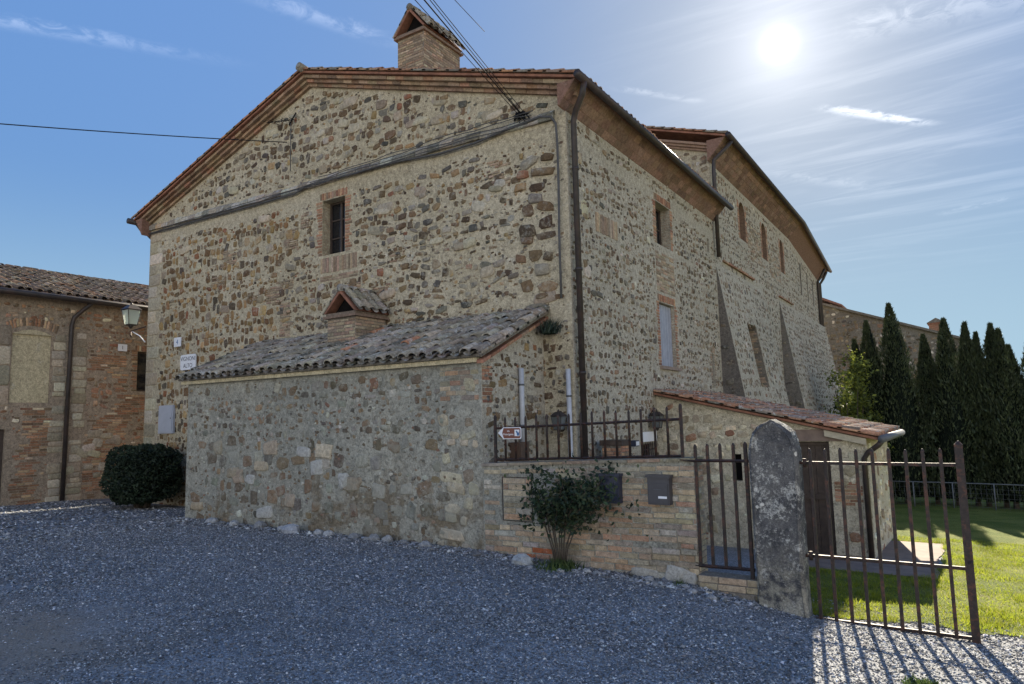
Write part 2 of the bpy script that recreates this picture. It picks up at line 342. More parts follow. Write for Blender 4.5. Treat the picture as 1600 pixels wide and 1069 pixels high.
# ------------------------------------------------------------------ masonry
X, Y, Z = V(1, 0, 0), V(0, 1, 0), V(0, 0, 1)
class Frame:
    def __init__(s, o, u, v): s.o = Vector(o); s.u = Vector(u).normalized(); s.v = Vector(v).normalized(); s.n = s.u.cross(s.v)
    def __call__(s, u, v, n=0.): return s.o + s.u * u + s.v * v + s.n * n
PAL = dict(
    house=[((.085, .065, .048), 3.2), ((.13, .095, .062), 4), ((.19, .14, .09), 3), ((.26, .19, .105), 1.4), ((.15, .14, .125), 2.2), ((.085, .083, .078), 1.5), ((.22, .21, .185), 1.5), ((.33, .32, .29), .9), ((.2, .1, .065), .5)],
    ochre=[((.12, .08, .045), 3), ((.19, .125, .065), 4), ((.26, .18, .09), 3.2), ((.33, .24, .13), 1.5), ((.085, .07, .055), 2), ((.2, .17, .13), 2), ((.36, .33, .27), .5), ((.2, .095, .055), .8)],
    side=[((.10, .08, .06), 3), ((.14, .112, .083), 3.4), ((.19, .15, .108), 2.8), ((.09, .085, .08), 2), ((.22, .2, .175), 1.6), ((.42, .4, .37), .6), ((.17, .11, .08), .7)],
    leanto=[((.10, .085, .068), 3.2), ((.14, .105, .075), 3.2), ((.2, .15, .1), 2.2), ((.17, .175, .16), 2.5), ((.23, .235, .215), 2.5), ((.09, .085, .08), 1.6), ((.33, .34, .32), 1.4), ((.17, .1, .075), .8)],
    red=[((.19, .105, .068), 3), ((.235, .14, .09), 3), ((.15, .095, .065), 2.4), ((.27, .2, .135), 2.2), ((.12, .09, .065), 1.6), ((.42, .36, .28), .7)],
    quoin=[((.36, .33, .265), 3), ((.29, .26, .205), 2), ((.42, .39, .33), 1)],
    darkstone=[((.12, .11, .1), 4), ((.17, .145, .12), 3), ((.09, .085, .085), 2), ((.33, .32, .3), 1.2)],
    lowwall=[((.25, .215, .165), 3), ((.29, .235, .175), 3), ((.22, .2, .17), 2.5), ((.27, .185, .135), 1.6), ((.32, .28, .21), 1.6), ((.19, .17, .15), 1.5), ((.30, .105, .055), .28), ((.30, .29, .27), .8)],
    cornice=[((.25, .185, .135), 3), ((.29, .225, .165), 2), ((.215, .155, .12), 2), ((.27, .165, .12), 1)],
    soffit=[((.19, .13, .11), 1), ((.205, .14, .12), 1), ((.18, .122, .105), 1)],
    brick=[((.26, .145, .10), 3), ((.22, .12, .085), 2), ((.3, .19, .13), 2), ((.2, .15, .115), 1.3)],
    greybrick=[((.22, .185, .145), 3), ((.18, .145, .115), 2), ((.25, .19, .145), 2), ((.27, .24, .19), 1)],
    shed=[((.42, .39, .31), 2.5), ((.3, .27, .21), 2), ((.2, .17, .13), 1.6), ((.5, .47, .4), 1.5), ((.22, .13, .09), .6)],
    tile=[((.175, .165, .15), 3), ((.13, .122, .11), 2.4), ((.22, .2, .175), 2), ((.24, .13, .09), .35), ((.2, .19, .175), 2), ((.09, .088, .08), 1)],
    tilebrown=[((.15, .125, .105), 3), ((.19, .155, .13), 2), ((.12, .105, .095), 2), ((.21, .14, .1), 1), ((.24, .21, .18), 1)],
    tilered=[((.22, .125, .09), 3), ((.27, .15, .1), 2), ((.19, .15, .125), 2), ((.17, .16, .15), 2), ((.31, .2, .14), 1)],
)
SB = dict(house=1.0, side=1.12, leanto=1.1, lowwall=1.2, shed=1.2, red=1.4, greybrick=1.25, brick=1.15, tile=1.25, tilered=1.2)
def pick(rng, pal):
    p = PAL[pal]; ws = np.array([q[1] for q in p]); i = rng.choice(len(p), p=ws / ws.sum())
    return tuple(np.clip(np.array(p[i][0]) * SB.get(pal, 1.) * rng.uniform(.75, 1.3) * rng.uniform(.95, 1.05, 3) * np.array([1.07, 1., .9]), 0, .7))
def blob(mb, F, cu_, cv_, hw, hh, relief, col, rng, K=9, sq=3.2, jit=.1, mat='stone', rot=None, sink=.012):
    """one rounded stone bedded in the wall face"""
    a = (np.arange(K) + rng.uniform(-.25, .25, K)) * 2 * math.pi / K + rng.uniform(0, 6.28)
    ca, sa = np.cos(a), np.sin(a); rr = 1 + rng.uniform(-jit, jit, K)
    x = np.sign(ca) * np.abs(ca) ** (2 / sq) * hw * rr; y = np.sign(sa) * np.abs(sa) ** (2 / sq) * hh * rr
    r = rng.normal() * .16 if rot is None else rot; x, y = x * math.cos(r) - y * math.sin(r), x * math.sin(r) + y * math.cos(r)
    o, u, v, n = (np.array(q) for q in (F.o, F.u, F.v, F.n))
    def ring(sc, h): return o + np.outer(cu_ + x * sc, u) + np.outer(cv_ + y * sc, v) + np.outer(np.full(K, h), n)
    tl = rng.uniform(-.3, .3)
    pts = np.concatenate([ring(1.02, -sink), ring(.98, relief * .75), ring(.84, relief * (1 + tl * .3)), (o + u * cu_ + v * cv_ + n * relief * 1.05)[None]])
    fs = []
    for q in range(2):
        for j in range(K): fs.append((q * K + j, q * K + (j + 1) % K, (q + 1) * K + (j + 1) % K, (q + 1) * K + j))
    for j in range(K): fs.append((2 * K + j, 2 * K + (j + 1) % K, 3 * K))
    mb.add(pts, fs, mat, col, True)
def rubble(mb, F, bbox, inside, pal, rng, h=(.10, .22), asp=(.7, 2.0), gap=(.012, .035), skip=.12, chips=.18, relief=(.005, .03), K=7, white=0., mat='stone', fill=0.):
    u0, v0, u1, v1 = bbox
    if fill:
        for q in range(int((u1 - u0) * (v1 - v0) * fill)):
            a, b = rng.uniform(u0, u1), rng.uniform(v0, v1); s1 = rng.uniform(.015, .05); s2 = s1 * rng.uniform(.35, .9)
            if inside(a - s1, b - s2) and inside(a + s1, b + s2): blob(mb, F, a, b, s1, s2, rng.uniform(.001, .008), pick(rng, pal), rng, K=6, jit=.22, mat=mat)
    u0, v0, u1, v1 = bbox; v = v0
    while v < v1:
        hh = rng.uniform(*h); u = u0 - rng.uniform(0, .3); ph = rng.uniform(0, 6.28)
        while u < u1:
            ww = hh * rng.uniform(*asp) * (.8 if hh > .17 else 1.15); cu_ = u + ww / 2; cv_ = v + hh / 2 + .035 * math.sin(u * 1.1 + ph) + rng.uniform(-.24, .24) * hh
            u += ww; r = rng.random()
            if r < skip: continue
            if r < skip + chips:
                for q in range(rng.integers(1, 4)):
                    a, b = cu_ + rng.uniform(-.4, .4) * ww, cv_ + rng.uniform(-.35, .35) * hh; s1, s2 = rng.uniform(.018, .05), rng.uniform(.014, .034)
                    if inside(a - s1, b - s2) and inside(a + s1, b + s2) and inside(a - s1, b + s2) and inside(a + s1, b - s2):
                        blob(mb, F, a, b, s1, s2, rng.uniform(.006, .016), pick(rng, pal), rng, K=6, mat=mat)
                continue
            g = rng.uniform(*gap); a, b = ww / 2 - g, hh / 2 - g * .9
            b *= rng.uniform(.68, 1.08); a *= rng.uniform(.85, 1.05)
            if a < .02 or b < .02: continue
            if not all(inside(cu_ + p * a * 1.1, cv_ + q * b * 1.1) for p in (-1, 0, 1) for q in (-1, 1)): continue
            blob(mb, F, cu_, cv_, a, b, rng.uniform(*relief), pick(rng, pal), rng, K=K, sq=rng.uniform(2.2, 6.5), jit=.2, mat=mat)
        v += hh
def bricks(mb, F, bbox, pal, rng, h=.065, L=(.2, .3), gap=.007, inside=None, relief=(.004, .013), mat='brick', skip=0., slope=0.):
    u0, v0, u1, v1 = bbox; v = v0; row = 0
    while v + h * .6 < v1:
        hh = h * rng.uniform(.88, 1.12); u = u0 - (rng.uniform(.3, .8) * L[0] if row % 2 else 0); row += 1
        while u < u1 - .01:
            ww = rng.uniform(*L); a0, a1 = max(u, u0), min(u + ww, u1); u += ww
            if a1 - a0 < .03 or rng.random() < skip: continue
            b0, b1 = v + gap / 2, min(v + hh - gap / 2, v1)
            g = gap * rng.uniform(.6, 1.6); c0, c1 = a0 + g / 2, a1 - g / 2; dz = slope * ((c0 + c1) / 2 - u0)
            if inside and not (inside(c0, b0 + dz) and inside(c1, b1 + dz) and inside(c0, b1 + dz) and inside(c1, b0 + dz)): continue
            r = rng.uniform(*relief); j = lambda: rng.uniform(-.004, .004); bv = .006
            top = [F(c0 + bv + j(), b0 + bv + dz + j(), r), F(c1 - bv + j(), b0 + bv + dz + j(), r), F(c1 - bv + j(), b1 - bv + dz + j(), r), F(c0 + bv + j(), b1 - bv + dz + j(), r)]
            bot = [F(c0, b0 + dz, -.004), F(c1, b0 + dz, -.004), F(c1, b1 + dz, -.004), F(c0, b1 + dz, -.004)]
            mb.add(bot + top, [(4, 5, 6, 7), (0, 1, 5, 4), (1, 2, 6, 5), (2, 3, 7, 6), (3, 0, 4, 7)], mat, pick(rng, pal))
        v += hh
def vbricks(mb, F, bbox, pal, rng, w_=.065, mat='brick'):
    u0, v0, u1, v1 = bbox; u = u0
    while u + w_ * .6 < u1:
        ww = w_ * rng.uniform(.85, 1.2); g = .009
        a0, a1 = u + g / 2, min(u + ww - g / 2, u1); b0, b1 = v0 + rng.uniform(0, .02), v1 - rng.uniform(0, .02); r = rng.uniform(.006, .014)
        mb.add([F(a0, b0, -.004), F(a1, b0, -.004), F(a1, b1, -.004), F(a0, b1, -.004), F(a0 + .006, b0 + .006, r), F(a1 - .006, b0 + .006, r), F(a1 - .006, b1 - .006, r), F(a0 + .006, b1 - .006, r)],
               [(4, 5, 6, 7), (0, 1, 5, 4), (1, 2, 6, 5), (2, 3, 7, 6), (3, 0, 4, 7)], mat, pick(rng, pal)); u += ww
def panel(mb, F, outer, holes, mat, depth=.35, back=None, revmat=None):
    """flat wall face with openings and their reveals"""
    loops = [[Vector((p[0], p[1], 0)) for p in outer]] + [[Vector((p[0], p[1], 0)) for p in h] for h in holes]
    pts = [p for l in loops for p in l]; tr_ = geometry.tessellate_polygon(loops); fs = []
    for t in tr_:
        a, b, c_ = (pts[i] for i in t); cr_ = (b - a).cross(c_ - a).z
        fs.append(tuple(t) if cr_ > 0 else tuple(reversed(t)))
    mb.add([F(p.x, p.y) for p in pts], fs, mat)
    for i, h in enumerate(holes):
        dd = depth[i] if isinstance(depth, (list, tuple)) else depth
        ar = sum(h[j][0] * h[(j + 1) % len(h)][1] - h[(j + 1) % len(h)][0] * h[j][1] for j in range(len(h)))
        hh = h if ar > 0 else h[::-1]; n = len(hh)
        vs = [F(p[0], p[1]) for p in hh] + [F(p[0], p[1], -dd) for p in hh]
        mb.add(vs, [((j + 1) % n, j, n + j, n + (j + 1) % n) for j in range(n)], revmat or mat, (.17, .115, .085))
def rect(u0, v0, u1, v1): return [(u0, v0), (u1, v0), (u1, v1), (u0, v1)]
def arch(u0, v0, u1, v1, n=8):
    r = (u1 - u0) / 2; c_ = (u0 + u1) / 2; return [(u0, v0), (u1, v0)] + [(c_ + r * math.cos(a), v1 - r + r * math.sin(a)) for a in np.linspace(0, math.pi, n)]
def outside(holes, pad=.02):
    def f(u, v):
        for (a, b, c_, d_) in holes:
            if a - pad < u < c_ + pad and b - pad < v < d_ + pad: return False
        return True
    return f
def jambs(mb, F, r, pal, rng, wd=.22, depth=.3, lintel=True, sill=True, revb=True):
    """brick surround of an opening r = (u0, v0, u1, v1), in the face and in the reveals"""
    u0, v0, u1, v1 = r
    v = v0
    while v < v1 - .03:
        for s_, ue in ((-1, u0), (1, u1)):
            L = wd * rng.uniform(.55, 1.05); a0, a1 = (ue - L, ue) if s_ < 0 else (ue, ue + L)
            bricks(mb, F, (a0, v, a1, v + .068), pal, rng, h=.066, L=(.3, .31))
        v += .07
    if lintel: vbricks(mb, F, (u0 - .08, v1 + .01, u1 + .08, v1 + .2), pal, rng)
    if revb:
        for s_, ue in ((1, u0), (-1, u1)):
            G = Frame(F(ue, v0, -depth if s_ > 0 else 0), F.n if s_ > 0 else -F.n, F.v)
            bricks(mb, G, (0.003, 0.003, depth - .004, v1 - v0 - .003), pal, rng, h=.068, L=(.12, .24), relief=(.003, .008))
def window(parent, F, r, depth, panes=(1, 1), fr=.05, mat='wood_dark', name='window', shutter=None):
    u0, v0, u1, v1 = r; mb = MB(); ax = (F.u, F.v, F.n)
    def bx(a0, b0, a1, b1, n0, n1): mb.box((a0, b0, n0), (a1, b1, n1), mat, ax=ax, o=F.o)
    bx(u0, v0, u0 + fr, v1, -depth, -depth + .06); bx(u1 - fr, v0, u1, v1, -depth, -depth + .06)
    bx(u0 + fr, v0, u1 - fr, v0 + fr, -depth, -depth + .06); bx(u0 + fr, v1 - fr, u1 - fr, v1, -depth, -depth + .06)
    for i in range(1, panes[0]): uu = u0 + (u1 - u0) * i / panes[0]; bx(uu - .03, v0 + fr, uu + .03, v1 - fr, -depth + .005, -depth + .055)
    for i in range(1, panes[1]):
        vv = v0 + (v1 - v0) * i / panes[1]
        for q in range(panes[0]):
            w0 = u0 + (u1 - u0) * q / panes[0] + (fr if q == 0 else .031); w1 = u0 + (u1 - u0) * (q + 1) / panes[0] - (fr if q == panes[0] - 1 else .031)
            bx(w0, vv - .015, w1, vv + .015, -depth + .012, -depth + .048)
    o = mb.build(name, parent)
    g = MB(); g.box((u0 + .01, v0 + .01, -depth + .015), (u1 - .01, v1 - .01, -depth + .025), 'pane', ax=ax, o=F.o); g.build('pane', o)
    return o

# ------------------------------------------------------------------ barrel tiles
def tiles(mb, P0, A, S, L, W, rng, pal, pitch=.21, row=.34, mat='tile', r0=.088, slab=None, pans=True, jit=1.):
    """P0 eave start, A along the eave, S up the slope"""
    A = Vector(A).normalized(); S = Vector(S).normalized(); Nn = A.cross(S)
    if Nn.z < 0: Nn = -Nn
    P0 = Vector(P0); nc = max(1, int(round(L / pitch))); pitch = L / nc; nr = max(1, int(math.ceil(W / row)))
    M_ = 6; an = [math.pi * i / (M_ - 1) for i in range(M_)]
    for i in range(nc):
        for j in range(nr):
            s0 = j * row + rng.uniform(-.025, .02); s1 = min(s0 + row + .1, W + .03)
            if s1 - s0 < .1: continue
            off = rng.uniform(-.014, .014) * jit; tw = rng.uniform(-.012, .012) * jit; col = pick(rng, pal); dz = rng.uniform(0, .012) * jit
            def arc(s_, rr, lift, o2): return [P0 + A * ((i + .5) * pitch + o2 + rr * math.cos(a)) + S * s_ + Nn * (lift + rr * .78 * math.sin(a)) for a in an]
            lo = arc(s0, r0, .045 + dz, off - tw); hi = arc(s1, r0 * .84, .018 + dz, off + tw); inn = arc(s0 + .001, r0 * .8, .04 + dz, off - tw)
            vs = lo + hi + inn; fs = [(q, q + M_, q + M_ + 1, q + 1) for q in range(M_ - 1)] + [(q, q + 1, 2 * M_ + q + 1, 2 * M_ + q) for q in range(M_ - 1)]
            mb.add(vs, fs, mat, col, True)
    if pans:
        for i in range(nc + 1):
            for j in range(nr):
                s0 = j * row + rng.uniform(-.02, .0) - (.03 if j == 0 else 0); s1 = min(s0 + row + .08, W); col = pick(rng, pal)
                ra = r0 * .85
                def arc2(s_, rr, lift): return [P0 + A * min(max(i * pitch + rr * math.cos(a), 0), L) + S * s_ + Nn * (lift + .05 - rr * .6 * math.sin(a)) for a in an]
                lo = arc2(s0, ra, .012); hi = arc2(s1, ra * .9, 0)
                mb.add(lo + hi, [(q, q + 1, q + M_ + 1, q + M_) for q in range(M_ - 1)], mat, col, True)

# ------------------------------------------------------------------ ground
GX = [-60, -30, -22, -14.4, -6.4, -3.0, -1.66, 0, 3, 60]; GZ = [-.5, -.47, -.45, -.37, -.40, -.56, -.77, -.82, -.86, -1.2]
def gz(x, y):
    x = np.asarray(x, float); y = np.asarray(y, float); zl = np.interp(x, GX, GZ)
    t = np.clip(y / 8.94, -1.2, 1); a = zl * np.where(t > 0, t, t * .6)
    zb = np.interp(x, [-14, -7, -5.7, 0, 3, 60], [-.4, -.55, -.82, -.82, -.86, -1.2]); a = a + (zb - a) * np.clip((y - 9.0) / .5, 0, 1)
    b = -.056 * np.clip(y - 8.94, 0, 26)
    w_ = .015 * np.sin(x * 1.3 + y * .7) + .012 * np.sin(x * .6 - y * 1.7 + 1.)
    return a + b + w_ * np.clip((8.3 - y) / 2, 0, 1)
def sheet(name, xs, ys, mat, dz=0., mask=None):
    xs, ys = np.asarray(xs), np.asarray(ys); gx, gy = np.meshgrid(xs, ys); zz = gz(gx, gy) + dz
    vs = np.stack([gx, gy, zz], -1).reshape(-1, 3); nx = len(xs); fs = []
    for j in range(len(ys) - 1):
        for i in range(nx - 1):
            if mask is None or mask((xs[i] + xs[i + 1]) / 2, (ys[j] + ys[j + 1]) / 2): fs.append((j * nx + i, j * nx + i + 1, (j + 1) * nx + i + 1, (j + 1) * nx + i))
    mb = MB(); mb.add(vs, fs, mat, smooth=True); o = mb.build(name, base=(0, 0, 0)); o['kind'] = 'structure'; return o
far = np.array([45., 70, 120, 250, 600, 1500, 3000])
sheet('ground', np.concatenate([-far[::-1], np.arange(-30, -5, .5), np.arange(-5, 8.01, .1), [12, 20, 30], far]), np.concatenate([-far[::-1], np.arange(-12, 8.9, .5), np.arange(8.9, 9.6, .05), np.arange(9.6, 44.9, .2), far]), 'gravel')
def fbm(x, y, s=0):
    return .5 * math.sin(1.9 * x + 1.3 * y + s) + .3 * math.sin(4.1 * x - 3.3 * y + 2 * s) + .2 * math.sin(8.3 * x + 7.1 * y + s)
def is_path(x, y): return (-3.4 < x < -.62 + .05 * fbm(x, y) and 13.0 < y < 14.85) or (-1.6 < x < -.55 + .06 * fbm(x, y, 1) and 13.0 < y < 18.0)
def is_lawn(x, y):
    if x < -2.6 + .3 * fbm(x, y) and y < 13.2: return False
    if x < -1.57 and 13 < y < 19: return False
    return y > 9.35 + .32 * fbm(x, y, 2) + .18 * max(x, 0) and not is_path(x, y)
sheet('lawn', np.concatenate([np.arange(-5, 8, .1), np.arange(8, 40, 2.)]), np.concatenate([np.arange(9, 20, .1), np.arange(20, 46, 1.)]), 'lawn', .012, is_lawn)
def ribbon(name, rows, mat, dz):
    n = len(rows[0]); vs = [(x, y, float(gz(x, y)) + dz) for r_ in rows for x, y in r_]; vs2 = [(x, y, z - .08) for x, y, z in vs]; m_ = len(rows); t_ = m_ * n
    fs = [(i * n + j, (i + 1) * n + j, (i + 1) * n + j + 1, i * n + j + 1) for i in range(m_ - 1) for j in range(n - 1)]
    ed = list(range(n)) + [i * n + n - 1 for i in range(1, m_)] + [(m_ - 1) * n + j for j in range(n - 2, -1, -1)] + [i * n for i in range(m_ - 2, 0, -1)]
    fs += [(ed[q], ed[(q + 1) % len(ed)], ed[(q + 1) % len(ed)] + t_, ed[q] + t_) for q in range(len(ed))]
    mb = MB(); mb.add(vs + vs2, fs, mat); o = mb.build(name, base=(0, 0, 0)); o['kind'] = 'structure'
ribbon('path', [[(x, 13.0 + (14.845 - 13.0) * t + .03 * fbm(x, 0) * (1 - t)) for x in np.linspace(-3.4, -1.58, 12)] for t in np.linspace(0, 1, 6)], 'concrete', .02)
ribbon('path', [[(-1.575 + (1.02 + .05 * fbm(y, 1)) * t, y) for t in np.linspace(0, 1, 6)] for y in np.linspace(13.0, 18.0, 30)][::-1], 'concrete', .02)

# ------------------------------------------------------------------ main stone house
FF = Frame((0, 10.94, 0), X, Z); FS = Frame((-5.78, 0, 0), Y, Z)
rng = np.random.default_rng(7)
house = thing('stone_house', (-12.8, 15.5, -.5), 'large gabled stone house with a brick chimney and a black downpipe on its corner', 'house')
L0 = lambda u: 9.87 - .318 * abs(u + 12.8)
mb = MB()
win = (-12.39, 5.56, -11.63, 6.89)
panel(mb, FF, [(-19.85, -1.), (-5.78, -1.), (-5.78, L0(-5.78) + .1), (-12.8, 9.97), (-19.85, L0(-19.85) + .1)], [rect(*win)], 'mortar_house', .36)
def rag(u, v, s=0.): return .05 * math.sin(u * 2.1 + s) + .035 * math.sin(u * 5.3 + 2 * s)
out_w = outside([(-12.62, 5.53, -11.4, 7.12), (-12.48, 4.92, -11.18, 5.56)], .0)
bw = outside([win], .01)
def in_front(u, v):
    if u < -19.8 or u > -5.83 or v > L0(u) - .03 or v < -.6: return False
    if -14.3 < u < -6.5 and v < 2.4: return False
    led = 7.30 + (.0227 * max(0, -13 - u)); q = v - led
    if -.34 + rag(u, v) < q < .19: return False
    if u < -19.25 and v < 7.2: return False
    return out_w(u, v)
body = lambda u, v: in_front(u, v) and v < 7.05 and not (u > -6.75 and 3.5 < v < 6.6) and not (u > -13.1 and u < -9.5 and v < 3.8)
rubble(mb, FF, (-19.85, 1.2, -13.3, 7.1), lambda u, v: body(u, v) and u + .5 * math.sin(v * 1.7) < -13.6, 'ochre', rng, h=(.13, .29), asp=(.7, 1.5), skip=.05, chips=.15, fill=22, gap=(.008, .028))
rubble(mb, FF, (-14.6, 1.2, -5.78, 7.1), lambda u, v: body(u, v) and u + .5 * math.sin(v * 1.7) > -13.6, 'house', rng, h=(.085, .2), asp=(.7, 2.2), skip=.14, chips=.25, fill=32, gap=(.012, .036))
rubble(mb, FF, (-19.85, -.6, -14.2, 1.25), in_front, 'ochre', rng, h=(.1, .2))
for q in range(14):       # ragged brick-course patches
    u, v = rng.uniform(-18, -7.5), rng.uniform(3.9, 6.6); w_, h_ = rng.uniform(.3, .9), rng.uniform(.2, .6)
    if body(u, v) and body(u + w_, v) and body(u, v + h_) and body(u + w_, v + h_): bricks(mb, FF, (u, v, u + w_, v + h_), 'greybrick', rng, h=.06, L=(.1, .28), gap=.012, skip=.25, relief=(.012, .024))
rubble(mb, FF, (-19.85, 7.4, -5.78, 9.9), lambda u, v: in_front(u, v) and v > 7.42, 'house', rng, h=(.11, .24), skip=.10, chips=.16, fill=22)
rubble(mb, FF, (-6.75, 3.5, -5.8, 6.6), in_front, 'house', rng, h=(.16, .32), asp=(1.1, 2.6), relief=(.02, .06), skip=.05, chips=.1, fill=20)
rubble(mb, FF, (-13.1, 3.2, -9.5, 3.9), in_front, 'house', rng, h=(.08, .16))
for q in range(70):       # pale limestone blocks scattered through the gable
    u, v = rng.uniform(-19, -6.3), rng.uniform(3.6, 9.6)
    if q < 26: u, v = rng.uniform(-12.5, -6.4), rng.uniform(7.6, 9.3)
    a, b = rng.uniform(.09, .26), rng.uniform(.06, .12)
    if in_front(u - a - .02, v - b) and in_front(u + a + .02, v + b) and in_front(u + a, v - b) and in_front(u - a, v + b): blob(mb, FF, u, v, a, b, rng.uniform(.02, .04), pick(rng, 'quoin'), rng, K=10, sq=3.5)
v = -.3; alt = 0
while v < 7.1:            # dressed blocks on the left corner
    hh = rng.uniform(.28, .42); wd = (.62 if alt else .42) * rng.uniform(.9, 1.1); alt ^= 1
    blob(mb, FF, -19.83 + wd / 2, v + hh / 2, wd / 2 - .01, hh / 2 - .01, .02, pick(rng, 'quoin'), rng, K=12, sq=9, jit=.03, rot=0); v += hh
jambs(mb, FF, win, 'brick', rng, wd=.24, depth=.3)
vbricks(mb, FF, (-12.45, 5.12, -11.2, 5.5), 'greybrick', rng, .07); bricks(mb, FF, (-12.45, 4.93, -11.2, 5.1), 'greybrick', rng)
bricks(mb, FF, (-13.9, 3.3, -13.5, 4.6), 'greybrick', rng)
# side wall
w1, w2, s1, s2, bwn = (15.38, 5.72, 16.35, 6.78), (15.33, 2.78, 16.36, 4.30), (19.39, 6.28, 19.6, 6.69), (19.25, 2.35, 19.5, 3.32), (13.95, .25, 14.6, 1.02)
panel(mb, FS, [(10.94, -2), (20.2, -2), (20.2, 7.7), (10.94, 7.7)], [rect(*w1), rect(*w2), rect(*s1), rect(*s2), rect(*bwn)], 'mortar_pale', [.34, .2, .25, .25, .2])
sid = outside([(15.16, 5.68, 16.58, 6.95), (15.12, 2.68, 16.58, 4.52), s1, s2, (13.85, .1, 14.7, 1.3)], .02)
def in_side(u, v):
    if u < 10.98 or u > 20.16 or v > 7.38 or v < -.9: return False
    if 6.76 + rag(u, v, 1) * .6 < v < 6.99 + rag(u, v, 3) * .6: return False
    if 12.0 < u < 13.15 and 5.25 < v < 5.72: return False
    if 15.2 < u < 16.5 and 4.5 < v < 5.6: return False
    return sid(u, v)
rubble(mb, FS, (10.94, -.9, 20.2, 7.4), in_side, 'side', rng, h=(.1, .2), asp=(.6, 1.6), gap=(.018, .048), skip=.13, chips=.24, relief=(.004, .028), fill=28)
rubble(mb, FS, (10.96, .5, 11.5, 6.9), in_side, 'quoin', rng, h=(.25, .4), asp=(.8, 1.4), skip=.55, chips=.1)
jambs(mb, FS, w1, 'brick', rng, wd=.22, depth=.3); jambs(mb, FS, w2, 'brick', rng, wd=.2, depth=.18)
jambs(mb, FS, s2, 'greybrick', rng, wd=.15, depth=.2, revb=False)
vbricks(mb, FS, (12.05, 5.28, 13.1, 5.7), 'greybrick', rng, .07)
bricks(mb, FS, (15.25, 4.55, 16.5, 5.55), 'greybrick', rng, skip=.1)
# rear and left faces
mb.quad(V(-19.85, 10.94, -1), V(-19.85, 10.94, 7.74), V(-19.85, 20.2, 7.74), V(-19.85, 20.2, -1), 'mortar_house')
G = Frame((-19.85, 20.2, 0), -Y, Z); rubble(mb, G, (0, -.5, 9.26, 7.6), lambda u, v: .05 < u < 9.2 and v < 7.55, 'house', rng, h=(.14, .26), K=7)
mb.build('wall', house)
mb = MB(); ledge = MB()
pts = [(-19.83, 7.50), (-17.5, 7.44), (-13.2, 7.36), (-8.75, 7.35), (-6.0, 7.29)]
for (ua, va), (ub, vb) in zip(pts, pts[1:]):
    n = int((ub - ua) / .35) + 1
    for i in range(n):
        t0, t1 = i / n, (i + 1) / n; p0 = ua + (ub - ua) * t0; p1 = ua + (ub - ua) * t1; q0 = va + (vb - va) * t0; q1 = va + (vb - va) * t1
        hgt = rng.uniform(.1, .16); pr = rng.uniform(.05, .085)
        ledge.add([FF(p0, q0 - .06, -.01), FF(p1 - .006, q1 - .06, -.01), FF(p1 - .006, q1 - .06, pr), FF(p0, q0 - .06, pr), FF(p0, q0 + hgt, -.01), FF(p1 - .006, q1 + hgt, -.01), FF(p1 - .006, q1 + hgt * .35, pr), FF(p0, q0 + hgt * .35, pr)],
                  [(3, 2, 1, 0), (0, 1, 5, 4), (3, 7, 6, 2), (4, 5, 6, 7), (0, 4, 7, 3), (1, 2, 6, 5)], 'tile', tuple(min(.45, 1.5 * x) for x in pick(rng, 'tile')))
ledge.build('ledge', house)
# cornice under the verge: three stepped brick courses; cavetto under the side eave
cor = MB()
for k_, (a0, a1, nn) in enumerate(((0, .075, .08), (.079, .155, .165), (.159, .235, .25))):
    for sgn, ue in ((1, -5.50), (-1, -20.1)):
        u = -12.8
        while (ue - u) * sgn > .02:
            un = u + sgn * min(rng.uniform(.22, .3), abs(ue - u)); p0, p1 = sorted((u, un - sgn * .006)); pr = nn + rng.uniform(-.008, .008); cz = pick(rng, 'cornice')
            cor.prism([FF(p0, L0(p0) + a0, -.002), FF(p1, L0(p1) + a0, -.002), FF(p1, L0(p1) + a1, -.002), FF(p0, L0(p0) + a1, -.002)], FF.n * pr, 'brick', cz); u = un
SO = Frame((-5.775, 10.66, 7.36), Y, V(.36, 0, .405))
cor.prism([V(-5.79, 10.66, 7.345), V(-5.41, 10.66, 7.77), V(-5.79, 10.66, 7.77)], Y * 9.55, 'brick', (.2, .115, .085))
bricks(cor, SO, (.0, .0, 9.5, .54), 'soffit', rng, h=.18, L=(.28, .32), relief=(.002, .005), gap=.004)
cor.prism([V(-19.84, 10.66, 7.26), V(-20.2, 10.66, 7.77), V(-19.84, 10.66, 7.77)], Y * 9.5, 'brick', (.2, .115, .085))
cor.build('cornice', house)
rf = MB(); ZE = 7.80; XE = -5.34; XR = -12.8; XL = -20.26; ZR = ZE + .318 * (XE - XR)
for a, b in ((XE, XR), (XL, XR)):
    rf.prism([V(a, 10.62, ZE), V(b, 10.62, ZR), V(b, 10.62, ZR - .05), V(a, 10.62, ZE - .05)], Y * 9.5, 'terracotta')
Wm = (XE - XR) * math.sqrt(1 + .318 ** 2)
tiles(rf, (XE, 10.58, ZE + .005), Y, V(-1, 0, .318), 9.6, Wm, rng, 'tilered', mat='tile_clean')
tiles(rf, (XL, 10.58, ZE + .005), Y, V(1, 0, .318), 9.6, Wm, rng, 'tilered', mat='tile_clean')
for q in range(24): rf.tube([V(XR, 10.52 + q * .4, ZR + .07), V(XR, 10.96 + q * .4, ZR + .05)], [.105, .09], 'tile', pick(rng, 'tile'), n=12)
roof = rf.build('roof', house)
ch = MB()      # roof chimney
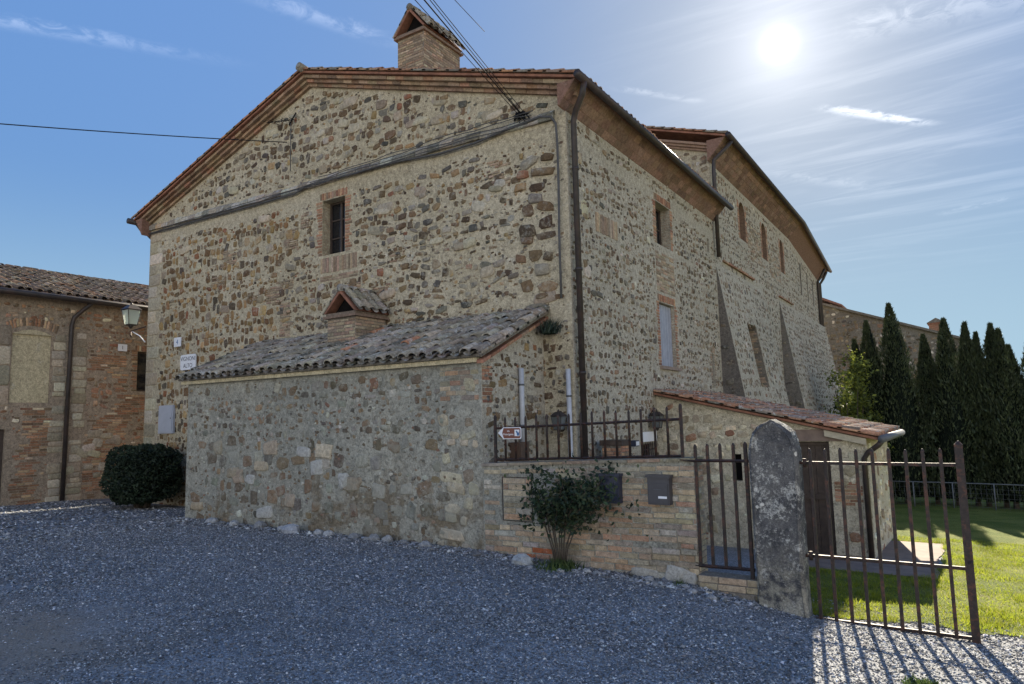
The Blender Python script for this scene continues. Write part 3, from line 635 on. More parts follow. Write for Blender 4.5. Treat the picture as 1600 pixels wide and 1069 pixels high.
def hood_chimney(x0, x1, y0, y1, z0, z1, zap, rng, pal, body, hood):
    ch = body
    ch.box((x0, y0, z0), (x1, y1, z1), 'mortar_dark')
    G1 = Frame((0, y0, 0), X, Z); G2 = Frame((x1, 0, 0), Y, Z); G3 = Frame((x0, 0, 0), -Y, Z); G4 = Frame((0, y1, 0), -X, Z)
    bricks(ch, G1, (x0, z0, x1, z1), pal, rng); bricks(ch, G2, (y0, z0, y1, z1), pal, rng); bricks(ch, G3, (-y1, z0, -y0, z1), pal, rng); bricks(ch, G4, (-x1, z0, -x0, z1), pal, rng)
    e = .07; zc = z1
    ch.box((x0 - e, y0 - e, zc), (x1 + e, y1 + e, zc + .05), 'brick', (.2, .14, .105)); ch.box((x0 - e * .4, y0 - e * .4, zc + .052), (x1 + e * .4, y1 + e * .4, zc + .11), 'brick', (.17, .13, .1))
    zb = zc + .112; xm = (x0 + x1) / 2; hw = (x1 - x0) / 2 + e; th = .05; hgt = zap - zb
    for s_ in (-1, 1):
        hood.prism([V(xm + s_ * hw, y0 - e * .7, zb), V(xm + s_ * .003, y0 - e * .7, zap), V(xm + s_ * .003, y0 - e * .7, zap - th * 1.7), V(xm + s_ * (hw - th * 1.1), y0 - e * .7, zb)], Y * (y1 - y0 + e * 1.2), 'terracotta')
        S_ = V(-s_ * hw, 0, hgt); ln = S_.length
        tiles(hood, (xm + s_ * (hw + .02), y0 - e * .3, zb + .02), Y, S_, y1 - y0 + e * .5, ln, rng, 'tile', pitch=.23, row=.3)
    for q in range(int((y1 - y0 + .1) / .3)): hood.tube([V(xm, y0 - .06 + q * .32, zap + .03), V(xm, y0 + .3 + q * .32, zap + .02)], [.085, .07], 'tile', pick(rng, 'tile'), n=10)
    hood.prism([V(xm - hw + .1, y0 + .16, zb), V(xm + hw - .1, y0 + .16, zb), V(xm, y0 + .16, zap - .11)], Y * (y1 - y0 - .2), 'shade_fill')  # dark block stands in for the shaded inside of the hood
hd = MB(); hood_chimney(-10.93, -10.1, 12.0, 13.42, 8.8, 10.95, 11.66, rng, 'greybrick', ch, hd)
chim = ch.build('chimney', house); hd.build('hood', chim)
gt = MB()
gt.tube([V(-5.29, 10.5, 7.76), V(-5.29, 20.42, 7.74)], .075, 'gutter', n=12); gt.build('gutter', house)
dp = MB(); dp.tube([V(-5.29, 10.78, 7.72), V(-5.36, 10.82, 7.5), V(-5.58, 10.98, 7.32), V(-5.66, 11.03, 7.15), V(-5.66, 11.04, -.9)], .058, 'gutter', n=12)
for zz in (6.2, 4.3, 2.4): dp.tube([V(-5.66, 11.04, zz), V(-5.66, 11.04, zz + .05)], .068, 'gutter', n=12)
dp.build('downpipe', house)
gl = MB(); gl.tube([V(-20.32, 10.5, 7.74), V(-20.32, 20.3, 7.74)], .085, 'gutter', n=12)
gl.tube([V(-20.3, 10.75, 7.7), V(-20.2, 10.85, 7.5), V(-19.95, 10.9, 7.35), V(-19.93, 11.05, 7.2), V(-19.93, 11.05, -.4)], .05, 'gutter'); gl.build('gutter', house)
window(house, FF, win, .3, (2, 3))
window(house, FS, w1, .3, (2, 2))
sh = MB()
for q in range(2):
    a0 = 15.33 + .515 * q; ax = (FS.u, FS.v, FS.n)
    for r_ in range(3): sh.box((a0 + .012 + .168 * r_, 2.8, -.13), (a0 + .172 + .168 * r_, 4.28, -.1 + .003 * r_), 'shutter_grey', ax=ax, o=FS.o)
shut = sh.build('shutter', house)
sl_ = MB(); sl_.box((15.2, 2.70, -.05), (16.5, 2.775, .07), 'brick', (.26, .2, .16), ax=(FS.u, FS.v, FS.n), o=FS.o); sl_.build('sill', house)
window(house, FS, s1, .22, (1, 1), .02); window(house, FS, s2, .22, (1, 1), .025)
bwin = window(house, FS, bwn, .18, (1, 1), .04)
gb = MB()
for q in range(6): uu = 14.02 + q * .105; gb.tube([FS(uu, .2, .04), FS(uu, 1.06, .04)], .011, 'iron', n=6)
for vv in (.35, .9): gb.tube([FS(13.9, vv, .028), FS(14.65, vv, .028)], .012, 'iron', n=6)
gb.build('grille', bwin)

# ------------------------------------------------------------------ lean-to against the gable
lean = thing('lean_to', (-10.4, 9.9, -.4), 'low stone lean-to with a lichen-grey barrel tile roof built against the gable wall', 'outbuilding')
FL = Frame((0, 8.94, 0), X, Z); FLs = Frame((-6.4, 0, 0), Y, Z); FLl = Frame((-14.45, 0, 0), -Y, Z)
rng = np.random.default_rng(21); mb = MB()
panel(mb, FL, rect(-14.45, -1.2, -6.4, 2.66), [], 'mortar_leanto')
in_l = lambda u, v: -14.38 < u < -6.45 and v < 2.5 and v > -.62
rubble(mb, FL, (-14.45, -.5, -7.1, 2.55), in_l, 'leanto', rng, h=(.14, .36), asp=(.75, 1.8), skip=.17, chips=.17, relief=(.0, .018), gap=(.015, .05), fill=45, mat='stone_smeared')
rubble(mb, FL, (-7.1, -.5, -6.42, 2.55), in_l, 'quoin', rng, h=(.16, .3), asp=(1.0, 2.4), skip=.3, chips=.1, relief=(.004, .02), mat='stone_smeared')
bricks(mb, FL, (-7.25, 1.95, -6.45, 2.5), 'lowwall', rng, h=.08, skip=.3)
for q in range(15):
    u, v = rng.uniform(-14.2, -8), rng.uniform(-.2, 1.2); a, b = rng.uniform(.1, .24), rng.uniform(.08, .16)
    if in_l(u - a, v - b) and in_l(u + a, v + b): blob(mb, FL, u, v, a, b, .03, pick(rng, 'quoin') if q % 3 else (.40, .39, .36), rng, K=10, sq=5, jit=.2, mat='stone_smeared')
ztop = lambda y: 2.66 + .44 * (y - 8.94)
panel(mb, FLs, [(8.94, -1.2), (10.938, -1.2), (10.938, ztop(10.938)), (8.94, 2.66)], [], 'mortar_pale')
in_ls = lambda u, v: 8.98 < u < 10.9 and v < ztop(u) - .14 and v > -.9
rubble(mb, FLs, (8.94, -.9, 10.94, 3.5), in_ls, 'house', rng, h=(.09, .18), skip=.15, chips=.2, fill=25)
bricks(mb, FLs, (8.96, 1.9, 9.25, 2.5), 'brick', rng, skip=.3)
panel(mb, FLl, [(-10.938, -1.2), (-8.94, -1.2), (-8.94, 2.66), (-10.938, ztop(10.938))], [], 'mortar_leanto')
rubble(mb, FLl, (-10.94, -.9, -8.94, 3.4), lambda u, v: -10.9 < u < -8.98 and v < ztop(-u) - .1, 'leanto', rng, h=(.12, .22))
mb.build('wall', lean)
rf = MB(); E0 = V(-14.62, 8.76, 2.66); Sl = V(0, 1, .44); Wl = 2.17 * math.sqrt(1 + .44 ** 2)
rf.prism([V(-14.62, 8.8, 2.675), V(-14.62, 10.93, 2.675 + .44 * 2.13), V(-14.62, 10.93, 2.63 + .44 * 2.13), V(-14.62, 8.8, 2.63)], X * 8.36, 'mortar_dark')
tiles(rf, E0, X, Sl, 8.4, Wl, rng, 'tile', pitch=.262, row=.37, r0=.108, jit=1.7)
for q in range(9):        # brick verge on the right end
    s_ = q * .235; rf.prism([V(-6.395, 8.82 + s_, 2.575 + .44 * (s_ - .12)), V(-6.395, 9.04 + s_, 2.575 + .44 * (s_ + .1)), V(-6.395, 9.04 + s_, 2.63 + .44 * (s_ + .1)), V(-6.395, 8.82 + s_, 2.63 + .44 * (s_ - .12))], X * .13, 'brick', pick(rng, 'brick'))
rf.box((-14.6, 8.85, 2.55), (-6.42, 8.937, 2.625), 'plaster_olive')
rf.build('roof', lean)
ch, hd = MB(), MB(); hood_chimney(-11.14, -10.32, 10.0, 10.9, 3.0, 3.82, 4.42, rng, 'greybrick', ch, hd)
c_ = ch.build('chimney', lean); hd.build('hood', c_)

# ------------------------------------------------------------------ long block behind, with battered foot
blk = thing('long_stone_block', (-12.8, 32, -1.5), 'taller long stone block with arched slits and a battered foot, behind the gabled house', 'house')
rng = np.random.default_rng(33); mb = MB()
FB = Frame((-5.80, 0, 0), Y, Z); PB, PC = V(-5.80, 31.5, 0), V(-6.5, 43.6, 0); FC = Frame(PB, PC - PB, Z); LC = (PC - PB).length
ar = [(23.3, 7.5, 24.05, 8.85), (26.45, 7.4, 27.15, 8.83), (29.6, 7.4, 30.2, 8.82)]
nic = (22.4, 2.45, 23.6, 4.5)
panel(mb, FB, [(20.2, -3), (31.5, -3), (31.5, 9.5), (20.2, 9.5)], [arch(*a) for a in ar] + [rect(*nic)], 'mortar_pale', [.3, .4, .4, .5], revmat='brick')
hol = outside([(a[0] - .2, a[1] - .1, a[2] + .2, a[3] + .1) for a in ar] + [(26.9, 6.2, 26.91, 6.21)], .0)
rubble(mb, FB, (20.2, -1, 31.5, 9.2), lambda u, v: 20.25 < u < 31.45 and v < 9.1 and hol(u, v) and not (v < 6.1 and (u < 26 or u > 28.8)), 'side', rng, h=(.13, .24), asp=(.6, 1.4), gap=(.022, .055), skip=.14, chips=.2, K=7, relief=(.002, .015), fill=10)
for a in ar: jambs(mb, FB, a, 'brick', rng, wd=.24, depth=.25, lintel=False, revb=False)
bricks(mb, FB, (24.3, 7.0, 26.3, 8.3), 'greybrick', rng, skip=.45); bricks(mb, FB, (27.4, 6.9, 29.4, 8.2), 'greybrick', rng, skip=.5)
ar2 = [(3.3, 7.2, 3.75, 8.75), (6.0, 7.2, 6.4, 8.75), (8.4, 7.3, 8.8, 8.75), (2.0, 2.3, 2.35, 4.2), (7.0, 2.0, 7.4, 3.8)]
panel(mb, FC, [(0, -3), (LC, -3), (LC, 9.5), (0, 9.5)], [rect(*a) for a in ar2], 'mortar_pale', .4, revmat='mortar_dark')
h2 = outside(ar2, .12)
rubble(mb, FC, (0, -1, LC, 9.2), lambda u, v: .03 < u < LC - .05 and v < 9.1 and h2(u, v) and (v > 6.1 or u > 8.4), 'side', rng, h=(.14, .26), asp=(.6, 1.4), gap=(.025, .06), skip=.14, chips=.14, K=6, relief=(.002, .014))
L2 = lambda u: 9.55 + .33 * (-5.80 - u)
GF = Frame((0, 20.203, 0), X, Z)
panel(mb, GF, [(-19.8, 5), (-5.80, 5), (-5.80, 9.55), (-12.8, L2(-12.8)), (-19.8, 9.55)], [], 'mortar_house')
rubble(mb, GF, (-12.5, 7.6, -5.8, 12), lambda u, v: u < -5.85 and v < L2(u) - .06, 'side', rng, h=(.12, .22), K=7, skip=.08, fill=15)
mb.quad(PC + Z * -3, V(-20, 44, -3), V(-20, 44, 9.5), PC + Z * 9.5, 'mortar_pale'); mb.quad(V(-19.8, 20.2, -3), V(-19.8, 20.2, 9.5), V(-20, 44, 9.5), V(-20, 44, -3), 'mortar_pale')
mb.build('wall', blk)
sf = .16
def scarp(y0, y1, segs, name='buttress'):
    s = MB(); xt = -5.795
    for (a, b, z0, z1) in segs:
        s.prism([V(xt, a, z1), V(xt + sf * (6.1 - z1), a, z1), V(xt + sf * (6.1 - z0), a, z0), V(xt, a, z0)] if z1 < 6.0 else [V(xt, a, z1), V(xt + sf * (6.1 - z0), a, z0), V(xt, a, z0)], Y * (b - a), 'mortar_pale')
    SF = Frame((xt, 0, 6.1), Y, V(-sf, 0, 1)); kq = math.sqrt(1 + sf * sf)
    def ins(u, v):
        z = 6.1 + v / kq
        return any(a + .03 < u < b - .03 and z0 + .05 < z < z1 - .05 for (a, b, z0, z1) in merged)
    merged = [(a, b, z0 - (.2 if z0 > 0 else 0), z1 + (.2 if z1 < 6 else 0)) for (a, b, z0, z1) in segs]
    rubble(s, SF, (y0, -7.6, y1, -.05), ins, 'side', rng, h=(.13, .26), asp=(.6, 1.5), gap=(.02, .055), skip=.14, chips=.2, K=7, relief=(.002, .016))
    EF = Frame((0, y0 - .012, 0), X, Z)
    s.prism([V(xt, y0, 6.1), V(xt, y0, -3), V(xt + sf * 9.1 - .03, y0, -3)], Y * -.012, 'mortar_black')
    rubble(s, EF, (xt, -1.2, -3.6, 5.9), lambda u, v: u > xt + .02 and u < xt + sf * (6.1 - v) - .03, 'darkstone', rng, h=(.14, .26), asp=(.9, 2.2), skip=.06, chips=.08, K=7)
    for (a, b, z0, z1) in segs:       # reveal of the leaning window
        if z0 == 4.5:
            s.prism([V(xt, b, z0 - .002), V(xt + sf * (6.1 - z0) - .02, b, z0 - .002), V(xt + sf * (6.1 - 2.452) - .02, b, 2.452), V(xt, b, 2.452)], Y * -.012, 'mortar_dark')
            bricks(s, Frame((0, b - .012, 0), X, Z), (xt + .01, 2.46, -4.9, 4.48), 'greybrick', rng, inside=lambda u, v: u < xt + sf * (6.1 - v) - .03)
    return s.build(name, blk)
scarp(20.205, 26.0, [(20.205, 22.4, -3, 6.1), (22.4, 23.6, 4.5, 6.1), (22.4, 23.6, -3, 2.45), (23.6, 26.0, -3, 6.1)])
scarp(28.8, 40.0, [(28.8, 40.0, -3, 6.1)])
nb = MB(); bricks(nb, Frame((-5.80 - .49, 0, 0), Y, Z), (22.4, 2.45, 23.6, 4.5), 'greybrick', rng); nb.box((-6.33, 22.4, 2.45), (-6.295, 23.6, 4.5), 'mortar_dark'); nb.build('niche', blk)
for a in ar:
    nb = MB(); nb.prism([FB(p[0], p[1], -.29) for p in arch(*a)], -FB.n * .05, 'mortar_dark'); bricks(nb, Frame(FB(0, 0, -.288), Y, Z), (a[0] + .02, a[1] + .02, a[2] - .02, a[3] - .35), 'brick', rng); nb.build('blocked_window', blk)
for a in ar2:
    nb = MB(); nb.box((a[0], a[1], -.38), (a[2], a[3], -.36), 'shade_fill', ax=(FC.u, FC.v, FC.n), o=FC.o); nb.build('window_slit', blk)  # dark sheet in place of the shade behind each slit
for (a, b, z) in ((20.95, 24.7, 6.32), (28.7, 31.4, 6.28)):
    u = a; lg = MB()
    while u < b: lg.box((u, z - .05, -.01), (min(u + .27, b), z + rng.uniform(.0, .02), .06 + rng.uniform(0, .02)), 'brick', pick(rng, 'brick'), ax=(FB.u, FB.v, FB.n), o=FB.o); u += .28
    lg.build('ledge', blk)
cor = MB()
cor.prism([V(-5.81, 20.0, 9.2), V(-5.25, 20.0, 9.83), V(-5.81, 20.0, 9.83)], Y * 11.5, 'brick', (.21, .125, .095))
bricks(cor, Frame((-5.80, 20.0, 9.2), Y, V(.56, 0, .63)), (0, 0, 11.5, .84), 'soffit', rng, h=.17, L=(.28, .32), relief=(.002, .005), gap=.004)
cor.prism([FC(0, 9.2, -.01), FC(0, 9.83, .55), FC(0, 9.83, -.01)], FC.u * LC, 'brick', (.21, .125, .095))
for k_, (a0, a1, nn) in enumerate(((0, .075, .06), (.079, .155, .12), (.159, .235, .18))):
    cor.prism([GF(-12.8, L2(-12.8) + a0 - .02, .002), GF(-5.55, L2(-5.55) + a0 - .02, .002), GF(-5.55, L2(-5.55) + a1 - .02, .002), GF(-12.8, L2(-12.8) + a1 - .02, .002)], GF.n * nn, 'brick', (.27, .18, .13))
cor.build('cornice', blk)
rf = MB(); xe, ze = -5.18, 9.86; zr = ze + .33 * (xe + 12.8); fx = xe + .62
def slab(a, b, c_, d_): rf.add([a, b, c_, d_, a - Z * .06, b - Z * .06, c_ - Z * .06, d_ - Z * .06], [(0, 1, 2, 3), (7, 6, 5, 4), (0, 4, 5, 1), (1, 5, 6, 2), (2, 6, 7, 3), (3, 7, 4, 0)], 'terracotta')
e2 = FC(LC + .3, 0, .62)
slab(V(xe, 19.95, ze), V(xe, 31.5, ze), V(-12.8, 31.5, zr), V(-12.8, 19.95, zr)); slab(V(xe, 31.5, ze), V(e2.x, e2.y, ze), V(-13.5, e2.y, zr), V(-12.8, 31.5, zr))
slab(V(-20.4, 19.95, ze), V(-12.8, 19.95, zr), V(-12.8, 31.5, zr), V(-20.4, 31.5, ze)); slab(V(-20.4, 31.5, ze), V(-12.8, 31.5, zr), V(-13.5, e2.y, zr), V(-21, e2.y, ze))
tiles(rf, (xe, 19.92, ze + .005), Y, V(-1, 0, .33), 1.3, 8.0, rng, 'tilered', mat='tile_clean'); tiles(rf, (xe, 21.22, ze + .005), Y, V(-1, 0, .33), 10.28, .9, rng, 'tilered', mat='tile_clean')
rf.build('roof', blk)
gt = MB(); gt.tube([V(xe + .05, 19.9, ze - .03), V(xe + .05, 31.5, ze - .03), V(e2.x + .05, e2.y, ze - .03)], .085, 'gutter', n=10); gt.build('gutter', blk)
dp = MB(); dp.tube([V(-5.15, 20.3, 9.75), V(-5.35, 20.12, 9.45), V(-5.64, 20.08, 9.2), V(-5.66, 20.08, 8.9), V(-5.66, 20.1, 6.25)], .06, 'gutter', n=10); dp.build('downpipe', blk)
for uu in (LC - 1.5, LC - .45):
    dp = MB(); dp.tube([FC(uu, 9.7, .5), FC(uu, 9.3, .3), FC(uu, 9.0, .1), FC(uu, -2, .1)], .075, 'gutter', n=8); dp.build('downpipe', blk)

# ------------------------------------------------------------------ brick and stone house on the left
bh = thing('brick_house', (-24, 10, -.5), 'low red brick and rubble house with a brown tiled roof and a plastered-up arched window', 'house')
rng = np.random.default_rng(44); mb = MB(); FR = Frame((-22.2, 0, 0), Y, Z)
awin, dwin, door = (8.42, 2.4, 9.42, 4.36), (11.95, 2.78, 12.75, 4.07), (7.2, -1, 8.38, 1.66)
panel(mb, FR, [(0, -1.2), (24, -1.2), (24, 5.45), (0, 5.45)], [rect(*awin), rect(*dwin), rect(*door)], 'mortar_red', [.1, .2, .2])
hol = outside([(8.1, 2.3, 9.95, 4.62), (11.7, 2.7, 13, 4.3), (7.1, -1, 8.5, 1.9), (9.6, -.6, 10.4, 4.6)], .0)
iw = lambda u, v: .5 < u < 23.5 and -.7 < v < 5.3 and hol(u, v)
rubble(mb, FR, (6, 3.9, 16, 5.3), iw, 'red', rng, h=(.09, .18), skip=.14, chips=.2, K=7)
bricks(mb, FR, (5.5, -.6, 16, 3.9), 'red', rng, h=.072, L=(.18, .32), gap=.012, inside=lambda u, v: iw(u, v) and (math.sin(u * 1.7 + 2 * v) + math.sin(3.1 * u - 1.3 * v) > -.75), skip=.06)
rubble(mb, FR, (5.5, -.6, 16, 3.9), lambda u, v: iw(u, v) and (math.sin(u * 1.7 + 2 * v) + math.sin(3.1 * u - 1.3 * v) < -.7), 'red', rng, h=(.1, .2), K=7)
for q in range(16):
    u, v = rng.uniform(9.9, 11.6), rng.uniform(-.3, 1.5); a, b = rng.uniform(.1, .22), rng.uniform(.07, .13)
    blob(mb, FR, u, v, a, b, .025, pick(rng, 'quoin'), rng, K=10, sq=5, jit=.06)
for uc in (9.66, 10.22):
    v = -.5
    while v < 4.4:
        hh = rng.uniform(.14, .3); wd = rng.uniform(.26, .44)
        if rng.random() < .85: blob(mb, FR, uc + rng.uniform(-.05, .05), v + hh / 2, wd / 2, hh / 2 - .01, .02, pick(rng, 'quoin'), rng, K=12, sq=8, jit=.04, rot=0)
        v += hh
v = 2.3
while v < 4.3:
    hh = rng.uniform(.28, .6); blob(mb, FR, 8.24, v + hh / 2, .16, hh / 2 - .01, .025, pick(rng, 'quoin'), rng, K=12, sq=8, jit=.04, rot=0); v += hh
for q in range(17):           # segmental brick arch
    t = -1 + 2 * q / 16; u = 8.92 + t * .62; vb = 4.44 + .17 * (1 - t * t); blob(mb, FR, u, vb + .11, .03, .12, .015, pick(rng, 'red'), rng, K=8, sq=9, jit=.03, rot=-t * .3, mat='brick')
jambs(mb, FR, dwin, 'red', rng, wd=.2, depth=.16)
for (p, q, r_, s_) in ((V(-22.2, 0, -1), V(-30, 0, -1), V(-30, 0, 5.45), V(-22.2, 0, 5.45)), (V(-22.2, 24, -1), V(-22.2, 24, 5.45), V(-30, 24, 5.45), V(-30, 24, -1)), (V(-30, 0, -1), V(-30, 24, -1), V(-30, 24, 5.45), V(-30, 0, 5.45))): mb.quad(p, q, r_, s_, 'mortar_red')
mb.build('wall', bh)
rf = MB(); rf.prism([V(-21.88, -.2, 5.50), V(-26.1, -.2, 6.98), V(-30.3, -.2, 5.50)], Y * 24.4, 'terracotta')
tiles(rf, (-21.84, 4.0, 5.52), Y, V(-1, 0, .35), 14, 4.5, rng, 'tilebrown', pitch=.25, row=.38, r0=.1, jit=1.8, mat='tile_clean')
rf.build('roof', bh)
gt = MB(); gt.tube([V(-21.78, 2, 5.46), V(-21.78, 18, 5.44)], .085, 'gutter', n=10); gt.build('gutter', bh)
dp = MB(); dp.tube([V(-21.8, 10.3, 5.4), V(-21.95, 10.15, 5.2), V(-22.08, 9.95, 4.95), V(-22.1, 9.9, 4.7), V(-22.1, 9.86, -.6)], .062, 'gutter', n=10); dp.build('downpipe', bh)
nb = MB(); nb.prism([FR(u, v, -.095) for u, v in [(8.42, 2.4), (9.42, 2.4), (9.42, 4.36), (8.42, 4.36)]], FR.n * .04, 'plaster_olive'); nb.prism([FR(8.92 + .5 * t, 4.345 + .14 * (1 - t * t), -.02) for t in np.linspace(1, -1, 9)], FR.n * .03, 'plaster_olive'); nb.build('blocked_window', bh)
window(bh, FR, dwin, .16, (2, 1), .05)
dr = MB()
for q in range(8): dr.box((7.2 + q * .1475 + .004, -1, -.12), (7.2 + (q + 1) * .1475, 1.66, -.09), 'wood_dark', ax=(FR.u, FR.v, FR.n), o=FR.o)
dr.build('door', bh)

# ------------------------------------------------------------------ low brick-and-stone boundary wall
lw = thing('boundary_wall', (-4.7, 9.1, -.6), 'low wall of long grey-pink bricks with a metal hatch, under the iron railing', 'wall')
rng = np.random.default_rng(55); mb = MB(); FW = Frame((0, 8.936, 0), X, Z); x0, x1 = -6.398, -2.99; T = lambda u: .90 + .038 * (u - x0)
hatch = (-6.03, .09, -5.49, .75)
mb.prism([V(x0, 8.936, -1.4), V(x1, 8.936, -1.4), V(x1, 8.936, T(x1)), V(x0, 8.936, T(x0))], Y * .32, 'mortar_leanto')
hz = outside([hatch, (-3.62, -.1, -3.45, -.05)], .01)
bricks(mb, FW, (x0 + .02, -.85, x1, .9), 'lowwall', rng, h=.078, L=(.16, .46), gap=.009, inside=lambda u, v: v < T(u) - .005 and hz(u, v), relief=(.004, .016), mat='stone', slope=.038)
FWr = Frame((x1, 0, 0), Y, Z); bricks(mb, FWr, (8.936, -1, 9.255, T(x1) - .01), 'lowwall', rng, h=.075, L=(.14, .3), gap=.01, mat='stone')
blob(mb, FW, -3.25, -.48, .22, .13, .03, (.40, .38, .34), rng, K=10, sq=5); blob(mb, FW, -3.75, -.5, .2, .1, .02, (.36, .34, .3), rng, K=10, sq=5)
mb.build('wall', lw)
cp = MB()
u = x0
while u < x1 - .05:
    un = min(u + rng.uniform(.35, .6), x1 + .03); cp.prism([V(u, 8.90, T(u) + .002), V(un - .006, 8.90, T(un) + .002), V(un - .006, 8.90, T(un) + .045 + rng.uniform(-.006, .006)), V(u, 8.90, T(u) + .045)], Y * .37, 'stone', pick(rng, 'lowwall')); u = un
cp.build('coping', lw)
ht = MB(); ht.box((hatch[0] + .012, hatch[1] + .012, -.02), (hatch[2] - .012, hatch[3] - .012, .004), 'mortar_leanto', ax=(FW.u, FW.v, FW.n), o=FW.o)
G = Frame(FW(0, 0, .004), X, Z); bricks(ht, G, (hatch[0] + .015, hatch[1] + .015, hatch[2] - .015, hatch[3] - .015), 'lowwall', rng, h=.085, L=(.3, .52), mat='stone', relief=(.004, .01))
h_ = ht.build('hatch', lw)
hf = MB()
for (a, b, c_, d_) in ((hatch[0], hatch[1], hatch[0] + .01, hatch[3]), (hatch[2] - .01, hatch[1], hatch[2], hatch[3]), (hatch[0] + .01, hatch[3] - .01, hatch[2] - .01, hatch[3]), (hatch[0] + .01, hatch[1], hatch[2] - .01, hatch[1] + .01)): hf.box((a, b, -.01), (c_, d_, .012), 'iron', ax=(FW.u, FW.v, FW.n), o=FW.o)
hf.build('frame', h_)

# ------------------------------------------------------------------ iron railings, gate, pillar
def spike(mb, x, y, z0, z1, r, sq=True): mb.tube([V(x, y, z0), V(x, y, z1 - .03), V(x, y, z1)], [r, r, r * .35], 'iron', n=4 if sq else 8, sq=sq)
rl = thing('iron_railing', (-4.7, 9.08, .95), 'dark rusty iron railing with pointed bars standing on the low brick wall', 'railing')
yr = 9.02
TR, BR = (lambda u: 1.49 + .030 * (u + 6.19)), (lambda u: 1.00 + .030 * (u + 6.19))
for f_ in (TR, BR):
    q = MB(); q.tube([V(-6.2, yr, f_(-6.2)), V(-3.17, yr, f_(-3.17))], .019, 'iron', n=4, sq=True); q.build('rail', rl)
for u in (-6.2, -3.17):
    q = MB(); spike(q, u, yr, T(u) + .03, TR(u) + .21, .026); q.build('post', rl)
for i in range(15):
    u = -6.2 + 3.03 * (i + 1) / 16; q = MB(); spike(q, u + .004 * math.sin(i * 3.), yr, BR(u) - .01, TR(u) + .17 + .008 * math.sin(i * 5.), .0185, False); q.build('bar', rl)
sr = thing('side_railing', (-2.7, 8.94, -.38), 'tall narrow iron railing on a brick kerb between the low wall and the pillar', 'railing')
ys = 8.94
q = MB(); q.tube([V(-3.17, ys - .03, 1.045), V(-2.99, ys - .03, 1.04), V(-2.28, ys, 1.04)], .02, 'iron', n=4, sq=True); q.build('rail', sr)
q = MB(); q.tube([V(-3.04, ys, -.30), V(-2.29, ys, -.29)], .022, 'iron', n=4, sq=True); q.build('rail', sr)
for i, u in enumerate((-2.97, -2.81, -2.645, -2.475)):
    q = MB(); spike(q, u, ys, -.30, 1.25 + .006 * i, .025); q.build('bar', sr)
q = MB(); spike(q, -2.325, ys, -.42, 1.28, .03); q.build('post', sr)
kb = MB(); kb.box((-2.985, 8.86, -1.3), (-2.2, 9.12, -.40), 'mortar_dark'); bricks(kb, Frame((0, 8.86, 0), X, Z), (-2.985, -1.0, -2.2, -.40), 'lowwall', np.random.default_rng(3), h=.09, L=(.25, .4), mat='stone'); kb.build('kerb', sr)
# pillar
def ogive(n=9):
    L_ = [(-2.285, -1.3), (-2.25, -.4), (-2.262, 1.08)]
    L_ += [(-2.255, 1.20), (-2.235, 1.31), (-2.195, 1.40), (-2.135, 1.47), (-2.06, 1.522), (-1.975, 1.565)]
    Rr = [(-3.95 - p[0], p[1]) for p in L_[:-1]][::-1]
    return L_ + Rr
og = ogive(); rngp = np.random.default_rng(9); mbp = MB()
oc = np.array([(-1.975, .2)]); yf, yb = 8.79, 9.12
pr = [V(x, yf + .0, z) for x, z in og]
ins_ = [(x + (-1.975 - x) * .09, z - (.03 if z > 1.05 else 0)) for x, z in og]
rings = [[V(x, yb, z) for x, z in ins_], [V(x, yb - .03, z) for x, z in og], [V(x, yf + .035, z) for x, z in og], [V(x, yf, z) for x, z in ins_]]
vs = [p + V(*rngp.uniform(-.006, .006, 3)) for r_ in rings for p in r_]; n = len(og)
fs = [(i * n + j, (i + 1) * n + j, (i + 1) * n + (j + 1) % n, i * n + (j + 1) % n) for i in range(3) for j in range(n)] 
half = [(j, n - 1 - j, n - 2 - j, j + 1) for j in range(n // 2 - 1)] + ([(n // 2 - 1, n // 2 + 1, n // 2)] if n % 2 else [])
fs += [tuple(f) for f in half] + [tuple(3 * n + i for i in reversed(f)) for f in half]
mbp.add(vs, fs, 'pillar_stone', smooth=False); pil = mbp.build('stone_pillar', base=(-1.975, 8.95, -.75))
for mt_, kw in (('BEVEL', dict(width=.018, segments=2)), ('SUBSURF', dict(levels=4, render_levels=4, subdivision_type='SIMPLE'))):
    md = pil.modifiers.new(mt_.lower(), mt_)
    for a_, b_ in kw.items(): setattr(md, a_, b_)
for sc_, st_ in ((.16, .03), (.035, .012)):
    tx = bpy.data.textures.new('weathering', 'CLOUDS'); tx.noise_scale = sc_; tx.noise_depth = 4
    md = pil.modifiers.new('weathering', 'DISPLACE'); md.texture = tx; md.strength = st_; md.mid_level = .5; md.texture_coords = 'LOCAL'
tag(pil, 'tall weathered stone gate pillar with a pointed top and white lichen spots', 'pillar')
# gate
gate = thing('iron_gate', (-.85, 8.94, -.78), 'closed rusty iron bar gate leaf with two rails, right of the stone pillar', 'gate')
for zz, zz2 in ((1.03, 1.03), (-.06, -.05), (-.775, -.775)):
    q = MB(); q.box((-1.63, 8.925, zz - .018), (-.09, 8.955, zz + .018), 'iron'); q.build('rail', gate)
for i in range(9):
    u = -1.565 + i * .1665; q = MB(); spike(q, u, 8.94 - .028, -.79, 1.205 + .008 * math.sin(i * 4), .025); q.build('bar', gate)
q = MB(); q.tube([V(-.06, 8.94, -.87), V(-.06, 8.94, 1.25), V(-.06, 8.94, 1.29)], [.056, .056, .012], 'iron', n=4, sq=True); q.build('post', gate)
for zz in (1.03, -.06):
    q = MB(); q.tube([V(-1.70, 8.94, zz), V(-1.60, 8.94, zz)], .02, 'iron'); q.tube([V(-1.635, 8.94, zz - .05), V(-1.635, 8.94, zz + .05)], .022, 'iron'); q.build('hinge', gate)
